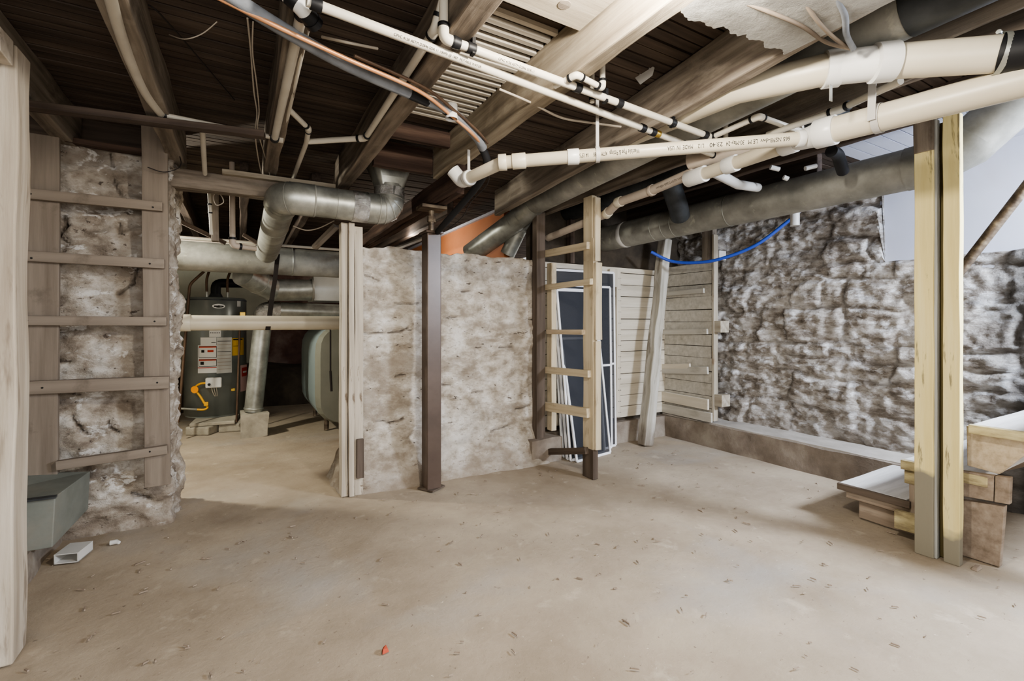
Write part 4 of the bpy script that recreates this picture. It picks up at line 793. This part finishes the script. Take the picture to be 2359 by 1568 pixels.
# blocks under heater
for k, (x0_, x1_) in enumerate(((426, 480), (503, 556))):
    a = PZ(x0_, 1003-k*6, 0); b = PZ(x1_, 1003-k*10, 0); d = (b-a).normalized(); n_ = Vector((-d.y, d.x, 0))
    mb = MB(); w = .5; base = [a, b, b+n_*w, a+n_*w]; mb.hexa(base+[q+Vector((0, 0, .085)) for q in base])
    tag(obj('paver_block', mb, brick_m, bev=.012), ['concrete paver under the left side of the water heater', 'concrete paver under the right side of the water heater'][k], 'block', 'pavers under the water heater')
a = PZ(436, 984, .087); b = PZ(541, 976, .087); d = (b-a).normalized(); n_ = Vector((-d.y, d.x, 0)); base = [a, b, b+n_*.6, a+n_*.6]
tag(obj('support_slab', MB().hexa(base+[q+Vector((0, 0, .035)) for q in base]), brick_m, bev=.006), 'flat slab carrying the water heater on the pavers', 'slab')
# oil tank
ot = top('oil_tank', 'grey green oval oil tank at the right of the furnace room', 'tank', (.95, 5.6, .15))
def stad(x0, x1, z0, z1, y, n=12):
    r = (x1-x0)/2; q = r*.85; cx = (x0+x1)/2; P = []; sp_ = lambda v: math.copysign(abs(v)**.75, v)
    for k in range(n+1): a = math.pi+math.pi*k/n; P.append(Vector((cx+sp_(math.cos(a))*r, y, z0+q+sp_(math.sin(a))*q)))
    for k in range(n+1): a = math.pi*k/n; P.append(Vector((cx+sp_(math.cos(a))*r, y, z1-q+sp_(math.sin(a))*q)))
    return P
S0 = stad(.71, 1.35, .10, 1.12, 5.18); S1 = stad(.665, 1.40, .085, 1.14, 5.25); S2 = stad(.665, 1.40, .085, 1.14, 6.5)
n = len(S0); obj('shell', MB().add(S1+S2, [(k, (k+1) % n, n+(k+1) % n, n+k) for k in range(n)], True), tank_b, ot); obj('end_cap', MB().add(S0+S1, [tuple(range(n))]+[(k, (k+1) % n, n+(k+1) % n, n+k) for k in range(n)]), tank_m, ot)
for x, y in ((.8, 5.4), (1.2, 5.4), (.8, 6.3), (1.2, 6.3)): obj('leg', MB().tube([Vector((x, y, 0)), Vector((x, y, .2))], .025, 12), iron, ot)
obj('fuel_line', MB().tube([Vector((.80, 5.14, 1.1)), Vector((.80, 5.14, .65))], .008, 10).tube([Vector((.80, 5.14, .66)), Vector((.81, 5.14, .45))], .012, 10), wire_d, ot)
# beyond the middle wall
o = obj('wall_orange', MB().box((2.08, 3.75, 1.2), (2.14, 6.5, 2.19)), orange_m); struct(o)
o = obj('trim_5', MB().box((2.05, 3.75, 2.19), (2.15, 6.5, 2.215)), whitewall); struct(o)
tag(board('loose_board', PV(915, 572, 3.9), PV(985, 545, 4.3), .05, .02, plank_w), 'pale strip of wood lying over the middle wall', 'board')
tag(board('brace_board', PV(725, 570, 3.9), PV(775, 520, 3.7), .05, .03, joist_gray), 'short diagonal brace beyond the doorway beside the door post', 'board')
tag(board('brace_board', PV(405, 505, 4.4), PV(520, 560, 4.4), .04, .03, joist_dark), 'dark diagonal brace above the trunk duct, left one', 'board')
tag(board('brace_board', PV(560, 540, 4.5), PV(610, 570, 4.5), .04, .03, joist_dark), 'dark diagonal brace above the trunk duct, right one', 'board')

# ------------------------------------------------------------------ small things
ib = obj('insulation_board', MB(), cloth_l) if False else None
mb = MB(); n = 110; top_ = []; 
for i in range(n+1):
    u = 1.13+(.50)*i/n; e = .945+noise.noise(Vector((u*14, 0, 0)))*.03+noise.noise(Vector((u*60, 4, 0)))*.012-.02*math.sin(u*9); top_.append((u, e))
mb.add([Vector((u, e, 2.08)) for u, e in top_]+[Vector((u, -2.4, 2.085)) for u, e in top_]+[Vector((u, e, 2.09)) for u, e in top_], [(i, i+1, n+2+i, n+1+i) for i in range(n)]+[(i, i+1, 2*n+3+i, 2*n+2+i) for i in range(n)])
tag(obj('insulation_board', mb, cloth_l), 'torn pale grey sheet nailed under the joists near the lamp', 'sheet')
q = PU(1485, 172, 1.60); o = obj('paper_label', MB().add([PU(1462, 178, 1.60), PU(1500, 150, 1.60), PU(1508, 156, 1.60), PU(1503, 174, 1.60), PU(1475, 195, 1.60)], [(0, 1, 2, 3, 4)]), paper); tag(o, 'small white paper scrap stapled to the stained joist', 'paper')
# metal box at left
bx = top('metal_box', 'dusty green grey sheet metal duct box on the left ledge', 'box', (-.95, 3.1, .13))
q = [(-1.3, 2.90, .13), (-.745, 2.90, .13), (-.70, 3.27, .17), (-1.3, 3.27, .13), (-1.3, 2.90, .365), (-.735, 2.90, .36), (-.685, 3.24, .375), (-1.3, 3.27, .44)]
obj('body', MB().hexa(q), boxm, bx, bev=.004)
obj('top_flange', MB().hexa([(-1.3, 2.885, .362), (-.73, 2.885, .355), (-.73, 2.91, .358), (-1.3, 2.91, .364), (-1.3, 2.885, .37), (-.73, 2.885, .363), (-.73, 2.91, .366), (-1.3, 2.91, .372)]), galv_k, bx)
# downspout scrap
A_ = PZ(124, 1302, 0); B_ = PZ(180, 1296, 0); Cc = PZ(214, 1268, 0); dv = (Cc-B_); up = Vector((0, 0, .042)); mb = MB(); th = .004
sd = (B_-A_).normalized(); 
def slab(p, q, r_, s_, nrm): nn = nrm*th; return [p, q, r_, s_, p+nn, q+nn, r_+nn, s_+nn]
mb.hexa(slab(A_, B_, B_+dv, A_+dv, Vector((0, 0, 1)))); mb.hexa(slab(A_+up, B_+up, B_+dv+up, A_+dv+up, Vector((0, 0, 1))))
mb.hexa(slab(A_, A_+dv, A_+dv+up, A_+up, sd)); mb.hexa(slab(B_, B_+dv, B_+dv+up, B_+up, -sd))
for v in mb.v: v.z += .004
tag(obj('gutter_offcut', mb, pvc_w), 'white rectangular plastic gutter offcut lying on the floor at left', 'offcut')
q = PZ(262, 1254, 0); tag(obj('plastic_scrap', MB().tube([q+Vector((-.015, 0, .012)), q+Vector((.012, 0, .012)), q+Vector((.024, -.012, .01))], [.012, .012, .008], 10), pvc_w), 'small white crumb on the floor right of the gutter offcut', 'scrap')
q = PZ(887, 1500, 0); tag(obj('brick_chip', MB().hexa([q+Vector(v) for v in ((-.012, -.012, .0), (.012, -.008, .0), (.01, .014, .0), (-.008, .012, .0), (-.008, -.006, .014), (.008, -.006, .012), (.006, .01, .016), (-.004, .008, .012))]), plain('red_brick_chip', 'b5553f')), 'tiny red brick chip on the near floor', 'chip')
q = PZ(2250, 1310, 0); tag(obj('wood_chip', MB().hexa([q+Vector(v) for v in ((-.03, -.01, .0), (.03, -.012, .0), (.035, .014, .0), (-.028, .012, .0), (-.02, -.006, .012), (.02, -.006, .014), (.02, .01, .012), (-.02, .008, .01))]), stair_m), 'splintered wood chip in front of the stairs leg', 'chip')
mb = MB(); r_ = random.Random(3)
for k in range(420):
    x = r_.uniform(-1.2, 3.6); y = r_.uniform(.6, 3.2); s_ = r_.uniform(.0015, .006); L_ = s_*r_.uniform(1, 4); a = r_.uniform(0, 6.28); d = Vector((math.cos(a), math.sin(a), 0)); nn = Vector((-d.y, d.x, 0))
    p = Vector((x, y, .003)); mb.hexa([p-d*L_-nn*s_*.5, p+d*L_-nn*s_*.5, p+d*L_+nn*s_*.5, p-d*L_+nn*s_*.5]+[p-d*L_*.8-nn*s_*.4+Vector((0, 0, s_*.8)), p+d*L_*.8-nn*s_*.4+Vector((0, 0, s_*.8)), p+d*L_*.8+nn*s_*.4+Vector((0, 0, s_*.8)), p-d*L_*.8+nn*s_*.4+Vector((0, 0, s_*.8))])
tag(obj('floor_debris', mb, stair_m), 'fine wood and grit crumbs scattered over the dusty floor', 'debris', kind='stuff')
# blue tube & pipe stub at right wall
cable('blue plastic tube looping in front of the stone wall', [PT(1500, 580, 4.45), PT(1545, 601, 4.42), PT(1600, 605, 4.28), PT(1660, 596, 4.12), PT(1740, 565, 3.95), PT(1812, 512, 3.82), PT(1850, 480, 3.75)], .014, blue, 'blue_tube', 'tube')
q = PT(1831, 470, 3.6); t = top('pipe_stub', 'white plastic pipe stub hanging below the long duct', 'pipe', q-Vector((0, 0, .17))); tubeo('pipe', [q+Vector((0, 0, .25)), q-Vector((0, 0, .165))], .032, pvc_w, t, 24); tubeo('coupling', [q+Vector((0, 0, .02)), q-Vector((0, 0, .07))], .04, pvc_w, t, 24)
for k, (x, y, xx, yy) in enumerate(((1775, 385, 1795, 390), (1805, 408, 1815, 412), (1855, 388, 1880, 382))):
    tag(tubeo('pipe_stub', [PT(x, y, 2.9), PT(xx, yy, 2.9)], .014, pvc_w, None), ['short white pipe end left among the dark ducts', 'short white pipe end lowest among the dark ducts', 'short white pipe end nearest the long duct'][k], 'pipe')

# ------------------------------------------------------------------ light
def light(name, kind, loc, power, col, size=.1, rot=None):
    l = bpy.data.lights.new(name, kind); l.energy = power; l.color = col
    if kind == 'AREA': l.size = size
    else: l.shadow_soft_size = size
    o = bpy.data.objects.new(name, l); o.location = loc
    if rot: o.rotation_euler = rot
    C.objects.link(o); return o
light('ceiling_lamp', 'POINT', (.93, .78, 2.05), 64, (1, .93, .82), .05)
light('furnace_room_lamp', 'POINT', (-1.15, 4.5, 1.95), 105, (1, .97, .84), .06)
light('side_room_lamp', 'POINT', (1.55, 4.9, 2.05), 10, (1, .92, .8), .05)
light('window_daylight', 'AREA', (3.6, -.5, 2.0), 130, (.78, .86, 1), .5, (28*D2R, 10*D2R, 0))
light('room_fill', 'AREA', (-.3, -1.6, 1.7), 75, (1, .97, .93), 2.2, (72*D2R, 0, -18*D2R))
w = bpy.data.worlds.new('world'); bpy.context.scene.world = w; w.use_nodes = True
w.node_tree.nodes['Background'].inputs[0].default_value = (1, .98, .95, 1); w.node_tree.nodes['Background'].inputs[1].default_value = .8
vs_ = bpy.context.scene.view_settings; vs_.view_transform = 'AgX'; vs_.look = 'AgX - Medium High Contrast'; vs_.exposure = 0.5
